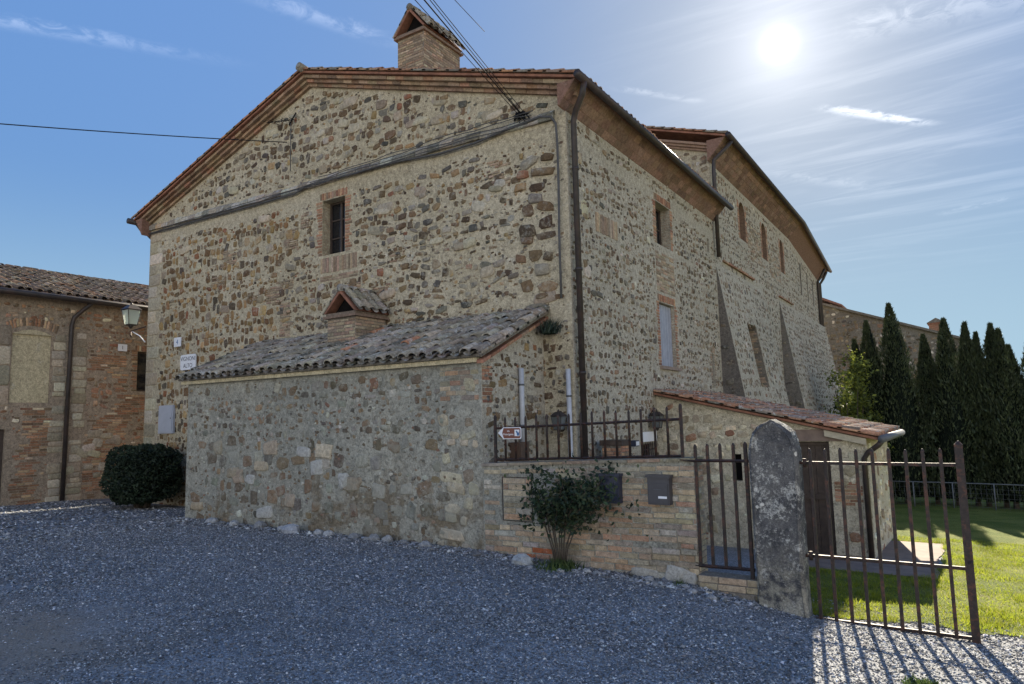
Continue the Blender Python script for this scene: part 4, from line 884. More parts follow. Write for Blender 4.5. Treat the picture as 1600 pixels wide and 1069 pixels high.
q = MB(); q.tube([V(-.03, 8.885, .02), V(-.03, 8.86, .02), V(-.06, 8.85, .02)], .012, 'iron'); q.build('latch', gate)

# ------------------------------------------------------------------ shed
shed = thing('shed', (-3.7, 17, -1.2), 'small pale stone shed with a sloping red tile roof, dark door and grey gutter', 'shed')
rng = np.random.default_rng(66); mb = MB(); FH = Frame((0, 14.85, 0), X, Z); FHr = Frame((-1.57, 0, 0), Y, Z)
Hs = lambda u: 1.10 + .233 * (-1.57 - u); sdoor, shole = (-3.1, -1.6, -2.24, 1.04), (-4.16, .22, -3.95, .78)
panel(mb, FH, [(-5.775, -2), (-1.57, -2), (-1.57, Hs(-1.57)), (-5.775, Hs(-5.775))], [rect(*sdoor), rect(*shole)], 'mortar_shed', [.18, .25])
iw = lambda u, v: -5.7 < u < -1.6 and -1.2 < v < Hs(u) - .1 and outside([(-3.25, -2, -2.1, 1.3), shole], .03)(u, v)
rubble(mb, FH, (-5.78, -1.2, -1.57, 2.2), iw, 'shed', rng, h=(.16, .3), asp=(.8, 1.8), skip=.2, chips=.16)
bricks(mb, FH, (-2.2, -.25, -1.7, .3), 'brick', rng, skip=.35)
mb.box((-3.35, 1.05, -.01), (-2.0, 1.28, .025), 'concrete', ax=(FH.u, FH.v, FH.n), o=FH.o)
panel(mb, FHr, [(14.85, -2.3), (19.0, -2.3), (19.0, 1.10), (14.85, 1.10)], [], 'mortar_shed')
rubble(mb, FHr, (14.85, -1.5, 19, 1.05), lambda u, v: 14.9 < u < 18.95 and -1.45 < v < 1.02, 'shed', rng, h=(.16, .3), asp=(.8, 1.9), skip=.25, chips=.12)
mb.quad(V(-1.57, 19, -2.3), V(-5.78, 19, -2.3), V(-5.78, 19, 2.08), V(-1.57, 19, 1.1), 'mortar_shed')
mb.build('wall', shed)
rf = MB(); ex = -1.36; Ss = V(-1, 0, .233); ze_ = 1.10 + .02; Wd = 4.42 * math.sqrt(1 + .233 ** 2)
rf.prism([V(ex, 14.70, ze_ - .05), V(-5.775, 14.70, ze_ - .05 + .233 * 4.415), V(-5.775, 14.70, ze_ + .233 * 4.415), V(ex, 14.70, ze_)], Y * 4.6, 'terracotta')
tiles(rf, (ex + .02, 14.66, ze_ + .005), Y, Ss, 4.65, Wd, rng, 'tilered', pitch=.21, row=.33, mat='tile')
rf.prism([V(-1.57, 14.74, .98), V(-2.3, 14.74, .98 + .233 * .73), V(-2.3, 14.74, 1.10 + .233 * .73), V(-1.57, 14.74, 1.10)], Y * .11, 'plaster_edge')
rf.build('roof', shed)
gt = MB(); gt.tube([V(ex + .08, 14.58, ze_ - .02), V(ex + .08, 19.6, ze_ - .05)], .075, 'zinc', n=12); gt.build('gutter', shed)
dp = MB(); dp.tube([V(ex + .06, 14.66, 1.05), V(ex, 14.68, .98), V(-1.55, 14.74, .84), V(-1.63, 14.78, .72), V(-1.63, 14.78, -1.2)], .05, 'gutter', n=10); dp.build('downpipe', shed)
dr = MB(); ax = (FH.u, FH.v, FH.n)
for q in range(6): dr.box((-3.1 + q * .1433 + .004, -1.4, -.16), (-3.1 + (q + 1) * .1433 - .002, 1.0, -.13), 'wood_dark', ax=ax, o=FH.o)
for (a, b, c_, d_) in ((-3.1, -1.4, -3.03, 1.04), (-2.31, -1.4, -2.24, 1.04), (-3.03, .97, -2.31, 1.04), (-3.03, -.1, -2.31, 0.)): dr.box((a, b, -.13), (c_, d_, -.08), 'wood_dark', ax=ax, o=FH.o)
d_o = dr.build('door', shed); hn = MB(); hn.box((-3.0, .0, -.08), (-2.95, .12, -.05), 'zinc', ax=ax, o=FH.o); hn.build('handle', d_o)
nb = MB(); nb.box((-4.16, .22, -.24), (-3.95, .78, -.2), 'shade_fill', ax=ax, o=FH.o); nb.build('window', shed)  # dark block in place of the shade inside the hole

# ------------------------------------------------------------------ far buildings
fb = thing('far_stone_house', (-5, 53, -2), 'far stone house with a long sloping roofline behind the cypresses', 'house')
rng = np.random.default_rng(77); mb = MB(); FQ = Frame((0, 48, 0), X, Z); TQ = lambda u: 8.28 - .387 * (u + 6.58)
panel(mb, FQ, [(-16, -3), (.9, -3), (.9, TQ(.9)), (-9, TQ(-9)), (-16, TQ(-9) - 2.4)], [], 'mortar_dark')
rubble(mb, FQ, (-7.5, -1, .9, 9), lambda u, v: u < .85 and v < TQ(u) - .15, 'side', rng, h=(.18, .3), K=6, skip=.12, chips=.05)
mb.quad(V(.9, 48, -3), V(.9, 58, -3), V(.9, 58, TQ(.9)), V(.9, 48, TQ(.9)), 'mortar_dark')
mb.build('wall', fb)
rf = MB(); rf.prism([V(1.2, 47.8, TQ(1.2)), V(-9, 47.8, TQ(-9)), V(-16.3, 47.8, TQ(-9) - 2.5), V(-16.3, 47.8, TQ(-9) - 2.35), V(-9, 47.8, TQ(-9) + .15), V(1.2, 47.8, TQ(1.2) + .15)], Y * 10.4, 'mortar_dark'); rf_o = rf.build('roof', fb)
ch = MB(); ch.box((-1.27, 49, 5), (-.5, 49.8, 6.85), 'terracotta'); ch.box((-1.33, 48.94, 6.75), (-.44, 49.86, 6.85 - .02), 'terracotta'); ch.prism([V(-1.37, 48.9, 6.84), V(-.4, 48.9, 6.84), V(-.885, 48.9, 7.12)], Y * 1., 'mortar_dark'); bricks(ch, Frame((0, 49, 0), X, Z), (-1.27, 5.3, -.5, 6.74), 'brick', rng); ch.build('chimney', rf_o)
oh = thing('ochre_house', (-10, 60, -2), 'far ochre plastered house showing only its eave past the long block', 'house')
mb = MB(); mb.box((-16, 56, -3), (-7.55, 66, 9.6), 'ochre_wall'); mb.build('wall', oh)
mb = MB(); mb.prism([V(-6.8, 55.6, 9.45), V(-11.8, 55.6, 12.0), V(-16.6, 55.6, 9.45), V(-16.6, 55.6, 9.25), V(-11.8, 55.6, 11.75), V(-6.8, 55.6, 9.3)], Y * 10.8, 'terracotta'); mb.build('roof', oh)

# ------------------------------------------------------------------ signs, boxes, lamps
def lettering(txt, F, u, v, size, mat, n, parent, name='lettering', bold=False):
    cu_ = bpy.data.curves.new(name, 'FONT'); cu_.body = txt; cu_.size = size; cu_.align_x = 'CENTER'; cu_.align_y = 'CENTER'; cu_.extrude = .001
    if bold: cu_.offset = .004
    ob = bpy.data.objects.new('t', cu_); C.collection.objects.link(ob); bpy.context.view_layer.update()
    me = bpy.data.meshes.new_from_object(ob.evaluated_get(bpy.context.evaluated_depsgraph_get())); bpy.data.objects.remove(ob)
    mb = MB(); mb.add([F(u + p.co.x, v + p.co.y, n + p.co.z) for p in me.vertices], [tuple(p.vertices) for p in me.polygons], mat); bpy.data.meshes.remove(me)
    return mb.build(name, parent)
def rrect(u0, v0, u1, v1, r, n=5):
    P = []
    for (cx_, cy_, a0) in ((u1 - r, v0 + r, -90), (u1 - r, v1 - r, 0), (u0 + r, v1 - r, 90), (u0 + r, v0 + r, 180)):
        for t in range(n): a = R(a0 + 90 * t / (n - 1)); P.append((cx_ + r * math.cos(a), cy_ + r * math.sin(a)))
    return P
def plate(mb, F, P, n0, n1, mat): mb.prism([F(u, v, n0) for u, v in P], F.n * (n1 - n0), mat)
vs_ = thing('place_sign', (-17.62, 10.9, 3.17), 'white rounded place-name plate at the left end of the tiled lean-to roof', 'sign')
mb = MB(); plate(mb, FF, rrect(-17.98, 3.16, -17.27, 3.58, .07), .05, .08, 'plate_white'); mb.build('plate', vs_)
for u in (-17.8, -17.45): mb = MB(); mb.box((u, 3.3, -.01), (u + .03, 3.42, .049), 'iron', ax=(FF.u, FF.v, FF.n), o=FF.o); mb.build('bracket', vs_)
lettering('VIGNONI', FF, -17.62, 3.46, .165, 'ink', .081, vs_); lettering('ALTO', FF, -17.62, 3.27, .165, 'ink', .081, vs_)
ns = thing('number_plate', (-18.2, 10.9, 3.85), 'small white house number plate 4 above the place-name plate on the gable wall', 'number plate')
mb = MB(); plate(mb, FF, rrect(-18.36, 3.84, -18.03, 4.1, .02), .035, .055, 'plate_white'); mb.build('plate', ns); lettering('4', FF, -18.2, 3.965, .2, 'sign_blue', .056, ns)
ns = thing('number_plate', (-22.2, 11.45, 4.06), 'small white house number plate 1 on the red brick house', 'number plate')
mb = MB(); plate(mb, FR, rrect(11.3, 4.04, 11.58, 4.26, .02), .035, .055, 'plate_white'); mb.build('plate', ns); lettering('1', FR, 11.44, 4.15, .17, 'ink', .056, ns)
mt = thing('meter_box', (-18.62, 10.9, 1.44), 'grey metal meter cabinet on the gable wall above the clipped bush', 'meter box')
mb = MB(); plate(mb, FF, rect(-18.99, 1.44, -18.27, 2.22), .0, .07, 'meter_grey'); mb.build('frame', mt)
mb = MB(); plate(mb, FF, rect(-18.95, 1.48, -18.31, 2.18), .071, .085, 'meter_grey'); d_ = mb.build('door', mt); mb = MB(); mb.tube([FF(-18.36, 1.86, .086), FF(-18.36, 1.86, .095)], .015, 'iron'); mb.build('lock', d_)
FA = Frame((0, 8.955, 0), X, Z)
asg = thing('arrow_sign', (-5.88, 8.95, 1.31), 'small brown arrow sign pointing left, fixed to the railing', 'sign')
def arrow(i): return [(-6.10 + i * 1.5, 1.42 ), (-6.0 + i * .7, 1.505 - i), (-5.69 - i, 1.505 - i), (-5.672 - i, 1.485 - i), (-5.672 - i, 1.345 + i), (-5.69 - i, 1.325 + i), (-6.0 + i * .7, 1.325 + i)][::-1]
mb = MB(); plate(mb, FA, arrow(0), .0, .008, 'plate_white'); mb.build('board', asg)
mb = MB(); plate(mb, FA, [(max(u, -6.02), v) if abs(v - 1.42) < .01 else (u, v) for u, v in arrow(.011)], .009, .0105, 'sign_brown'); mb.build('panel', asg)
mb = MB(); plate(mb, FA, rect(-5.79, 1.37, -5.70, 1.468), .011, .0125, 'plate_white'); em = mb.build('emblem', asg)
mb = MB(); plate(mb, FA, [(-5.745, 1.376), (-5.704, 1.376), (-5.704, 1.44), (-5.722, 1.42), (-5.735, 1.44), (-5.752, 1.455), (-5.768, 1.44), (-5.75, 1.41)], .013, .0135, 'sign_blue'); mb.build('pilgrim_mark', em)
lettering('via', FA, -5.905, 1.449, .042, 'plate_white', .0115, asg, bold=False); lettering('Francigena', FA, -5.905, 1.398, .044, 'plate_white', .0115, asg)
mb = MB(); mb.box((-5.95, 8.962, 1.38), (-5.75, 9.0, 1.40), 'iron'); mb.build('clamp', asg)
mbx = thing('mailbox', (-3.44, 8.9, .46), 'dark grey metal mailbox with a white name tag on the low brick wall', 'mailbox')
mb = MB(); mb.box((-3.60, 8.80, .46), (-3.30, 8.925, .82), 'mailbox'); mb.build('body', mbx); mb = MB(); mb.prism([V(-3.62, 8.78, .815), V(-3.28, 8.78, .815), V(-3.28, 8.78, .85), V(-3.62, 8.78, .85)], Y * .147, 'mailbox'); mb.build('lid', mbx)
mb = MB(); mb.box((-3.58, 8.79, .48), (-3.32, 8.799, .74), 'mailbox'); d_ = mb.build('door', mbx); mb = MB(); mb.box((-3.45, 8.784, .545), (-3.33, 8.789, .575), 'plate_white'); mb.build('name_tag', d_); mb = MB(); mb.box((-3.51, 8.786, .655), (-3.40, 8.789, .665), 'zinc'); mb.build('slot', d_)
mbx = thing('mailbox', (-4.16, 8.9, .45), 'dark blue mailbox half hidden behind the rose bush', 'mailbox')
mb = MB(); mb.box((-4.31, 8.80, .45), (-4.02, 8.925, .82), 'mailbox_blue'); mb.build('body', mbx); mb = MB(); mb.prism([V(-4.33, 8.77, .815), V(-4.0, 8.77, .815), V(-4.0, 8.77, .85), V(-4.33, 8.77, .85)], Y * .15, 'mailbox_blue'); mb.build('lid', mbx)
mb = MB(); mb.box((-4.29, 8.79, .48), (-4.04, 8.799, .74), 'mailbox_blue'); mb.build('door', mbx)
# pipes on the lean-to side and house corner
def pipe(path, r, label, mats='pipe_grey', clips=()):
    t = thing('conduit', path[-1], label, 'pipe'); mb = MB(); mb.tube(path, r, mats, n=10); mb.build('pipe', t)
    for p in clips: mb = MB(); mb.tube([V(*p), V(p[0], p[1], p[2] + .03)], r * 1.18, 'zinc', n=10); mb.build('clip', t)
pipe([V(-6.34, 10.05, 2.5), V(-6.34, 10.05, 1.15)], .045, 'thick pale grey conduit pipe rising from the brown box on the lean-to side', clips=[(-6.34, 10.05, 2.2), (-6.34, 10.05, 1.5)])
pipe([V(-5.86, 10.87, 2.5), V(-5.86, 10.87, -.9)], .045, 'pale grey conduit pipe beside the black downpipe at the house corner', clips=[(-5.86, 10.87, 2.0)])
bx_ = thing('junction_box', (-6.3, 9.9, .7), 'brown metal box at the foot of the grey conduit, behind the railing', 'box')
mb = MB(); mb.box((-6.398, 9.72, .6), (-6.2, 10.02, 1.24), 'box_brown'); mb.build('body', bx_); mb = MB(); mb.box((-6.199, 9.74, .62), (-6.19, 10.0, 1.22), 'box_brown'); mb.build('door', bx_)
st = thing('brick_stump', (-5.35, 11.75, -1), 'short brick pier with a dark cap beside the house, seen through the railing', 'pier')
rng = np.random.default_rng(5); mb = MB(); mb.box((-5.6, 11.6, -1.2), (-5.22, 11.95, 1.10), 'mortar_dark'); bricks(mb, Frame((0, 11.6, 0), X, Z), (-5.6, -.2, -5.22, 1.1), 'brick', rng); bricks(mb, Frame((-5.22, 0, 0), Y, Z), (11.6, -.2, 11.95, 1.1), 'brick', rng); mb.build('pier', st)
mb = MB(); mb.box((-5.63, 11.57, 1.102), (-5.19, 11.98, 1.2), 'wood_dark'); mb.build('cap', st)
def lantern(parent, c, s, glass='lamp_glass', mat='gutter'):
    """four-sided tapered street lantern hung round point c (bottom centre)"""
    c = Vector(c); b, t, h = .11 * s, .17 * s, .40 * s
    def sq(r, z): return [c + V(-r, -r, z), c + V(r, -r, z), c + V(r, r, z), c + V(-r, r, z)]
    B, Tp = sq(b, 0), sq(t, h); fr = MB()
    for p, q in zip(B, Tp): fr.tube([p, q], .011 * s, mat, n=4, sq=True)
    for L_ in (B, Tp):
        for i in range(4): fr.tube([L_[i], L_[(i + 1) % 4]], .013 * s, mat, n=4, sq=True)
    fr.build('frame', parent)
    k_ = MB(); e, m_ = sq(t * 1.12, h + .008 * s), sq(t * .45, h + .13 * s)
    k_.add(e + m_, [(0, 1, 5, 4), (1, 2, 6, 5), (2, 3, 7, 6), (3, 0, 4, 7), (4, 5, 6, 7), (3, 2, 1, 0)], mat)
    k_.tube([c + V(0, 0, h + .13 * s), c + V(0, 0, h + .17 * s), c + V(0, 0, h + .2 * s)], [.04 * s, .035 * s, .008 * s], mat); k_.build('cap', parent)
    if glass:
        g_ = MB(); b2, t2 = sq(b * .95, .012 * s), sq(t * .96, h - .005); g_.add(b2 + t2, [(0, 1, 5, 4), (1, 2, 6, 5), (2, 3, 7, 6), (3, 0, 4, 7), (3, 2, 1, 0)], glass); g_.build('glass', parent)
    bs_ = MB(); bs_.tube([c + V(0, 0, 0), c + V(0, 0, -.06 * s), c + V(0, 0, -.1 * s)], [.08 * s, .05 * s, .015 * s], mat); bs_.build('base', parent)
sl_ = thing('street_lantern', (-20.45, 10.78, 4.5), 'pale greenish glass street lantern on an iron bracket at the left corner of the house', 'street lamp')
lantern(sl_, (-20.5, 10.8, 4.66), 1.12)
mb = MB(); mb.tube([V(-19.86, 10.9, 4.56), V(-20.5, 10.8, 4.47)], .02, 'iron'); mb.tube([V(-19.87, 10.9, 4.1), V(-20.1, 10.86, 4.3), V(-20.42, 10.81, 4.45)], .015, 'plate_white'); mb.tube([V(-20.5, 10.8, 4.47), V(-20.5, 10.8, 4.36), V(-20.45, 10.8, 4.3)], .025, 'iron'); mb.build('bracket', sl_)
ln = thing('wall_lantern', (-6.0, 10.75, 1.4), 'black wall lantern behind the railing, left of the black downpipe', 'lamp'); lantern(ln, (-6.0, 10.72, 1.42), .6, 'lamp_dim'); mb = MB(); mb.tube([V(-6.0, 10.935, 1.6), V(-6.0, 10.8, 1.75), V(-6.0, 10.72, 1.72)], .012, 'iron'); mb.build('bracket', ln)
ln = thing('wall_lantern', (-5.62, 14.4, 1.4), 'black open-framed wall lantern behind the railing, above the white plate by the shed', 'lamp'); lantern(ln, (-5.6, 14.4, 1.36), .66, 'lamp_dim'); mb = MB(); mb.tube([V(-5.775, 14.4, 1.62), V(-5.65, 14.4, 1.8), V(-5.6, 14.4, 1.75)], .012, 'iron'); mb.build('bracket', ln)
wp = thing('wall_plate', (-5.77, 14.25, 1.07), 'plain white plate on the house wall above the barred window', 'plate'); mb = MB(); plate(mb, FS, rect(13.85, 1.07, 14.7, 1.28), .03, .045, 'plate_white'); mb.build('plate', wp); mb = MB(); mb.box((14.0, 1.1, -.01), (14.05, 1.2, .029), 'iron', ax=(FS.u, FS.v, FS.n), o=FS.o); mb.build('bracket', wp)
fl = thing('floodlight', (-5.7, 13.06, 1.05), 'small dark blue floodlight on the house wall, seen through the railing', 'lamp'); mb = MB(); mb.box((-5.66, 12.98, 1.02), (-5.52, 13.16, 1.14), 'mailbox_blue'); mb.build('housing', fl); mb = MB(); mb.box((-5.519, 13.0, 1.04), (-5.51, 13.14, 1.12), 'plate_white'); mb.build('lens', fl); mb = MB(); mb.tube([V(-5.78, 13.07, 1.08), V(-5.66, 13.07, 1.08)], .015, 'iron'); mb.build('bracket', fl)

# ------------------------------------------------------------------ cables, antenna
cbn = thing('cable_bundle', (-12.8, 10.9, 7.2), 'bundle of dark cables draped along the ledge of the gable wall', 'cables')
rng = np.random.default_rng(12)
for i in range(5):
    P = [(-19.8, 7.33), (-17.5, 7.30), (-15.2, 7.27), (-13.3, 7.25), (-12.9, 7.34), (-11.5, 7.32), (-9.9, 7.29), (-8.75, 7.19), (-7.8, 7.2), (-7.1, 7.28), (-6.3, 7.34), (-6.05, 7.28), (-5.95, 7.12), (-5.93, 6.7), (-5.93, 6.0), (-5.95, 5.0), (-5.95, 3.8)] if i == 0 else None
    if i == 0: path = [FF(u, v, .075) for u, v in P]; r_ = .025
    else:
        path = [FF(u, np.interp(u, [-19.8, -13.2, -8.75, -6.3], [7.33, 7.27, 7.25, 7.2]) + .055 * i * np.interp(u, [-19.8, -12, -6.6], [.3, .8, 1.3]) + rng.uniform(-.025, .025), .095 + .01 * i) for u in np.linspace(-19.6 + i * .3 + (6 if i > 2 else 0), -6.6 + .05 * i, 20)]; r_ = .009
    q = MB(); q.tube(path, r_, 'cable_grey', n=6); q.build('cable', cbn)
def wire(a, b, sag, r, label, group=None, name='overhead_wire'):
    a, b = Vector(a), Vector(b); q = MB(); q.tube([a + (b - a) * t - Z * sag * 4 * t * (1 - t) for t in np.linspace(0, 1, 25)], r, 'cable', n=6); o = q.build(name); tag(o, label, 'wire', group)
wire((-13.6, 10.85, 8.63), (-18.78, -0.68, 7.19), .13, .013, 'single black wire running from the gable wall out to the left edge of the picture')
wg = 'thin overhead wires fanning up from the house corner'
for i, (p_, e_) in enumerate((((-6.75, 10.82, 7.5), (-2.26, -6.82, 6.41)), ((-6.72, 10.82, 7.53), (-1.93, -6.55, 6.31)), ((-6.68, 10.82, 7.5), (-1.79, -6.38, 6.39)), ((-6.65, 10.82, 7.55), (-1.74, -6.29, 6.24)))):
    wire(p_, e_, .03, .006 if i != 1 else .010, 'thin dark overhead wire of the bundle fanning upwards in front of the roof chimney', wg)
wire((-7.35, 10.6, 9.3), (-4.07, -2.9, 7.46), .02, .006, 'rightmost overhead wire, rising steeply from the verge and apart from the others')
q = MB()
for i in range(14): a = rng.uniform(-.18, .2); q.tube([FF(-6.75 + a, 7.5 + rng.uniform(-.1, .08), .04), FF(-6.7 + rng.uniform(-.1, .12), 7.5 + rng.uniform(-.05, .08), .12), FF(-6.65 + rng.uniform(-.2, .2), 7.42 + rng.uniform(-.1, .1), .04)], .013, 'cable', n=5)
tag(q.build('wire_anchor'), 'dark tangle of insulators and cable ends high at the right end of the gable wall', 'wires')
an = thing('antenna', (-13.45, 10.9, 7.9), 'thin TV antenna on a mast fixed to the gable wall', 'antenna')
q = MB(); q.tube([FF(-13.45, 7.85, .1), FF(-13.45, 9.2, .1)], .011, 'cable_grey'); q.build('mast', an)
q = MB(); q.tube([FF(-14.35, 9.33, .12), FF(-13.3, 9.13, .12)], .011, 'cable', n=6)
for i in range(9): t = i / 8; p = FF(-14.35 + 1.05 * t, 9.33 - .2 * t, .12); q.tube([p - Y * .16, p + Y * .08], .006, 'cable', n=5)
q.tube([FF(-13.5, 9.05, .11), FF(-13.25, 9.3, .11)], .02, 'cable', n=6); q.build('boom', an)

# ------------------------------------------------------------------ plants
def leaves(centres, size, rng, up=.0, asp=.55, nrm=None, fold=.25):
    """one rhombus-shaped two-triangle leaf per centre"""
    n = len(centres); d1 = rng.normal(size=(n, 3)); d1[:, 2] += up; d1 /= np.linalg.norm(d1, axis=1)[:, None]
    q = rng.normal(size=(n, 3)); d2 = np.cross(d1, q); d2 /= np.linalg.norm(d2, axis=1)[:, None]; d3 = np.cross(d1, d2)
    s = (size * rng.uniform(.6, 1.3, n))[:, None]
    a = centres - d1 * s; b = centres + d1 * s; c_ = centres + d2 * s * asp + d3 * s * fold; e = centres - d2 * s * asp + d3 * s * fold
    vs = np.stack([a, c_, b, e], 1).reshape(-1, 3); base = np.arange(n)[:, None] * 4
    return vs, np.concatenate([base + [[0, 1, 2]], base + [[0, 2, 3]]], 1).reshape(-1, 3)
def leafcol(n, cols, rng): 
    cs = np.array(cols)[rng.integers(0, len(cols), n)] * rng.uniform(.7, 1.3, (n, 1)); return np.repeat(cs, 4, 0)
# clipped bush by the gable wall
rng = np.random.default_rng(101)
bc = np.array([-18.0, 9.95, .42]); bush = thing('clipped_bush', (bc[0], bc[1], -.42), 'dark rounded clipped evergreen bush under the grey meter cabinet', 'bush')
d_ = rng.normal(size=(9000, 3)); d_ /= np.linalg.norm(d_, axis=1)[:, None]
rad = (np.abs(d_) ** 3.2).sum(1) ** (-1 / 3.2); lump = 1 + .05 * np.sin(d_[:, 0] * 7 + d_[:, 2] * 5) + .04 * np.sin(d_[:, 1] * 9 - d_[:, 2] * 8)
cen = bc + d_ * (rad * lump * rng.uniform(.9, 1.02, 9000))[:, None] * np.array([.82, .8, .72])
vs, fs = leaves(cen, .045, rng); mesh_np('crown', vs, fs, leafcol(9000, [(.018, .03, .016), (.025, .04, .02), (.014, .024, .014)], rng), 'leaf_dark', bush)
mb = MB(); th = np.linspace(0, 2 * math.pi, 17)[:-1]
for i in range(5): a = i * 1.3; mb.tube([V(bc[0] + .12 * math.cos(a), bc[1] + .12 * math.sin(a), -.5), V(bc[0] + .35 * math.cos(a), bc[1] + .35 * math.sin(a), .1), V(bc[0] + .6 * math.cos(a), bc[1] + .6 * math.sin(a), .8)], [.05, .035, .01], 'bark')
mb.build('trunk', bush)
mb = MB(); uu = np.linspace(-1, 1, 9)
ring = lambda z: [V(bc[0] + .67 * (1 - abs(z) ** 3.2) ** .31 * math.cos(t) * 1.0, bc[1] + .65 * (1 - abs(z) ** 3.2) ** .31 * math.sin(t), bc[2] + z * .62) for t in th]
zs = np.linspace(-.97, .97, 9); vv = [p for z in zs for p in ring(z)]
mb.add(vv, [(i * 16 + j, i * 16 + (j + 1) % 16, (i + 1) * 16 + (j + 1) % 16, (i + 1) * 16 + j) for i in range(8) for j in range(16)] + [tuple(range(128, 144))], 'shade_core'); mb.build('dark_core', bush)  # solid dark core added to block light through the bush
# rose bush
rng = np.random.default_rng(202); rb = V(-4.93, 8.72, -.46)
rose = thing('rose_bush', rb, 'straggly dark green rose bush growing in front of the low brick wall', 'bush')
mb = MB(); tips = []
for i in range(9):
    a = -1.25 + 2.5 * i / 8; tip = V(rb.x + a * .52 + rng.uniform(-.08, .08) + .25, rb.y + rng.uniform(-.15, .1), rng.uniform(.45, .95)); mid = rb + V(a * .18, rng.uniform(-.05, .05), .55 + rng.uniform(-.1, .1))
    P = [rb + V(a * .05, 0, -.05), rb + V(a * .1, 0, .25), mid, mid.lerp(tip, .5) + V(0, rng.uniform(-.06, .03), .05), tip]; mb.tube(P, [.014, .012, .01, .007, .003], 'bark', n=6); tips += [P[3], P[4], mid.lerp(tip, .25)]
    for q in range(4):
        s0 = mid.lerp(tip, rng.uniform(.1, .9)); e = s0 + V(rng.uniform(-.3, .3), rng.uniform(-.18, .1), rng.uniform(-.05, .25)); mb.tube([s0, s0.lerp(e, .5) + V(0, 0, .03), e], [.005, .004, .002], 'bark', n=5); tips += [e, s0.lerp(e, .6)]
mb.build('stem', rose)
tp = np.array([tuple(t) for t in tips]); cen = tp[rng.integers(0, len(tp), 1500)] + rng.normal(size=(1500, 3)) * np.array([.075, .055, .075])
ex = np.array([-4.6, 8.68, .55]) + rng.normal(size=(330, 3)) * np.array([.36, .08, .22]); cen = np.concatenate([cen, ex]); cen[:, 1] = np.minimum(cen[:, 1], 8.92); cen = cen[cen[:, 2] > -.1]
vs, fs = leaves(cen, .04, rng, asp=.6); mesh_np('foliage', vs, fs, leafcol(len(cen), [(.03, .05, .028), (.04, .065, .03), (.022, .038, .026), (.06, .075, .035)], rng), 'leaf', rose)
def tuft(name, c, n, h, spread, rng, label, cat='weed', cols=((.06, .1, .025), (.09, .12, .035), (.05, .08, .03)), leafy=0.):
    c = np.array(c); b = c + np.concatenate([rng.normal(size=(n, 2)) * spread, np.zeros((n, 1))], 1); dr = rng.normal(size=(n, 3)) * .5; dr[:, 2] = 1; dr /= np.linalg.norm(dr, axis=1)[:, None]
    hh = (h * rng.uniform(.4, 1.1, n))[:, None]; side = np.cross(dr, rng.normal(size=(n, 3))); side /= np.linalg.norm(side, axis=1)[:, None]; wd = .006 + leafy
    vs = np.stack([b - side * wd, b + side * wd, b + dr * hh], 1).reshape(-1, 3); cs = np.array(cols)[rng.integers(0, len(cols), n)]
    o = mesh_np(name, vs, np.arange(n * 3).reshape(-1, 3), np.repeat(cs, 3, 0), 'leaf', base=tuple(c)); tag(o, label, cat)
rng = np.random.default_rng(303)
tuft('weed_tuft', (-4.9, 8.6, -.46), 420, .16, .13, rng, 'low green weeds round the foot of the rose bush', leafy=.006)
tuft('weed_tuft', (-6.15, 10.75, 3.15), 260, .34, .07, rng, 'dark tuft of weeds growing at the top right end of the lean-to roof', cols=((.02, .035, .03), (.03, .045, .03)), leafy=.006)
tuft('weed_tuft', (-3.2, 8.78, -.55), 90, .12, .05, rng, 'sprig of weeds at the foot of the low wall near its right end')
tuft('weed_tuft', (-.45, 6.7, float(gz(-.45, 6.7))), 420, .05, .07, rng, 'small flat green weed patch on the sunlit gravel in front of the gate', leafy=.004)
# cypresses
def cypress(x, y, top, rad, seed, label, name='cypress', group='cypresses in the dark row'):
    rng = np.random.default_rng(seed); zb = float(gz(x, y)); H = top - zb
    t = thing(name, (x, y, zb), label, 'cypress', group)
    n = 9500; tt = rng.random(n) ** .8; prof = np.clip((1 - tt) / .7, 0, 1) ** .9 * np.clip(.85 + tt * 1.2, 0, 1)
    th = rng.uniform(0, 2 * math.pi, n); lump = 1 + .2 * np.sin(th * 3 + tt * 9 + seed) + .12 * np.sin(th * 5 - tt * 17 + 2 * seed)
    rr = 1.5 * rad * prof * lump * rng.uniform(.62, 1.05, n) + .03; lean_ = .06 * np.sin(seed) * tt * tt * H / 4
    c_ = np.stack([x + rr * np.cos(th) + lean_, y + rr * np.sin(th), zb + .25 + tt * (H - .25)], 1)
    out = np.stack([np.cos(th) * .35, np.sin(th) * .35, np.ones(n)], 1) + rng.normal(size=(n, 3)) * .3; out /= np.linalg.norm(out, axis=1)[:, None]
    sd = np.cross(out, rng.normal(size=(n, 3))); sd /= np.linalg.norm(sd, axis=1)[:, None]; L = (rng.uniform(.06, .2, n) * (1 - .35 * tt))[:, None]; wd = L * .2
    vs = np.stack([c_ - out * L * .3, c_ + sd * wd, c_ + out * L, c_ - sd * wd], 1).reshape(-1, 3); b = np.arange(n)[:, None] * 4; fs = np.concatenate([b + [[0, 1, 2]], b + [[0, 2, 3]]], 1).reshape(-1, 3)
    mesh_np('crown', vs, fs, leafcol(n, [(.042, .055, .025), (.055, .068, .03), (.03, .044, .022)], rng), 'leaf_dark', t)
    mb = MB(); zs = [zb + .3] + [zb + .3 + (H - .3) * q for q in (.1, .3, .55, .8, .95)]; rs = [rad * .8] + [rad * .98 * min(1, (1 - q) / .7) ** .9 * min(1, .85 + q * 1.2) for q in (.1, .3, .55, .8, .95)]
    mb.tube([V(x, y, z) for z in zs], rs, 'shade_core', n=9); mb.build('dark_core', t)  # solid dark core added so no light passes the crown
    mb = MB(); mb.tube([V(x, y, zb - .1), V(x, y, zb + .6)], [.1, .08], 'bark'); mb.build('trunk', t)
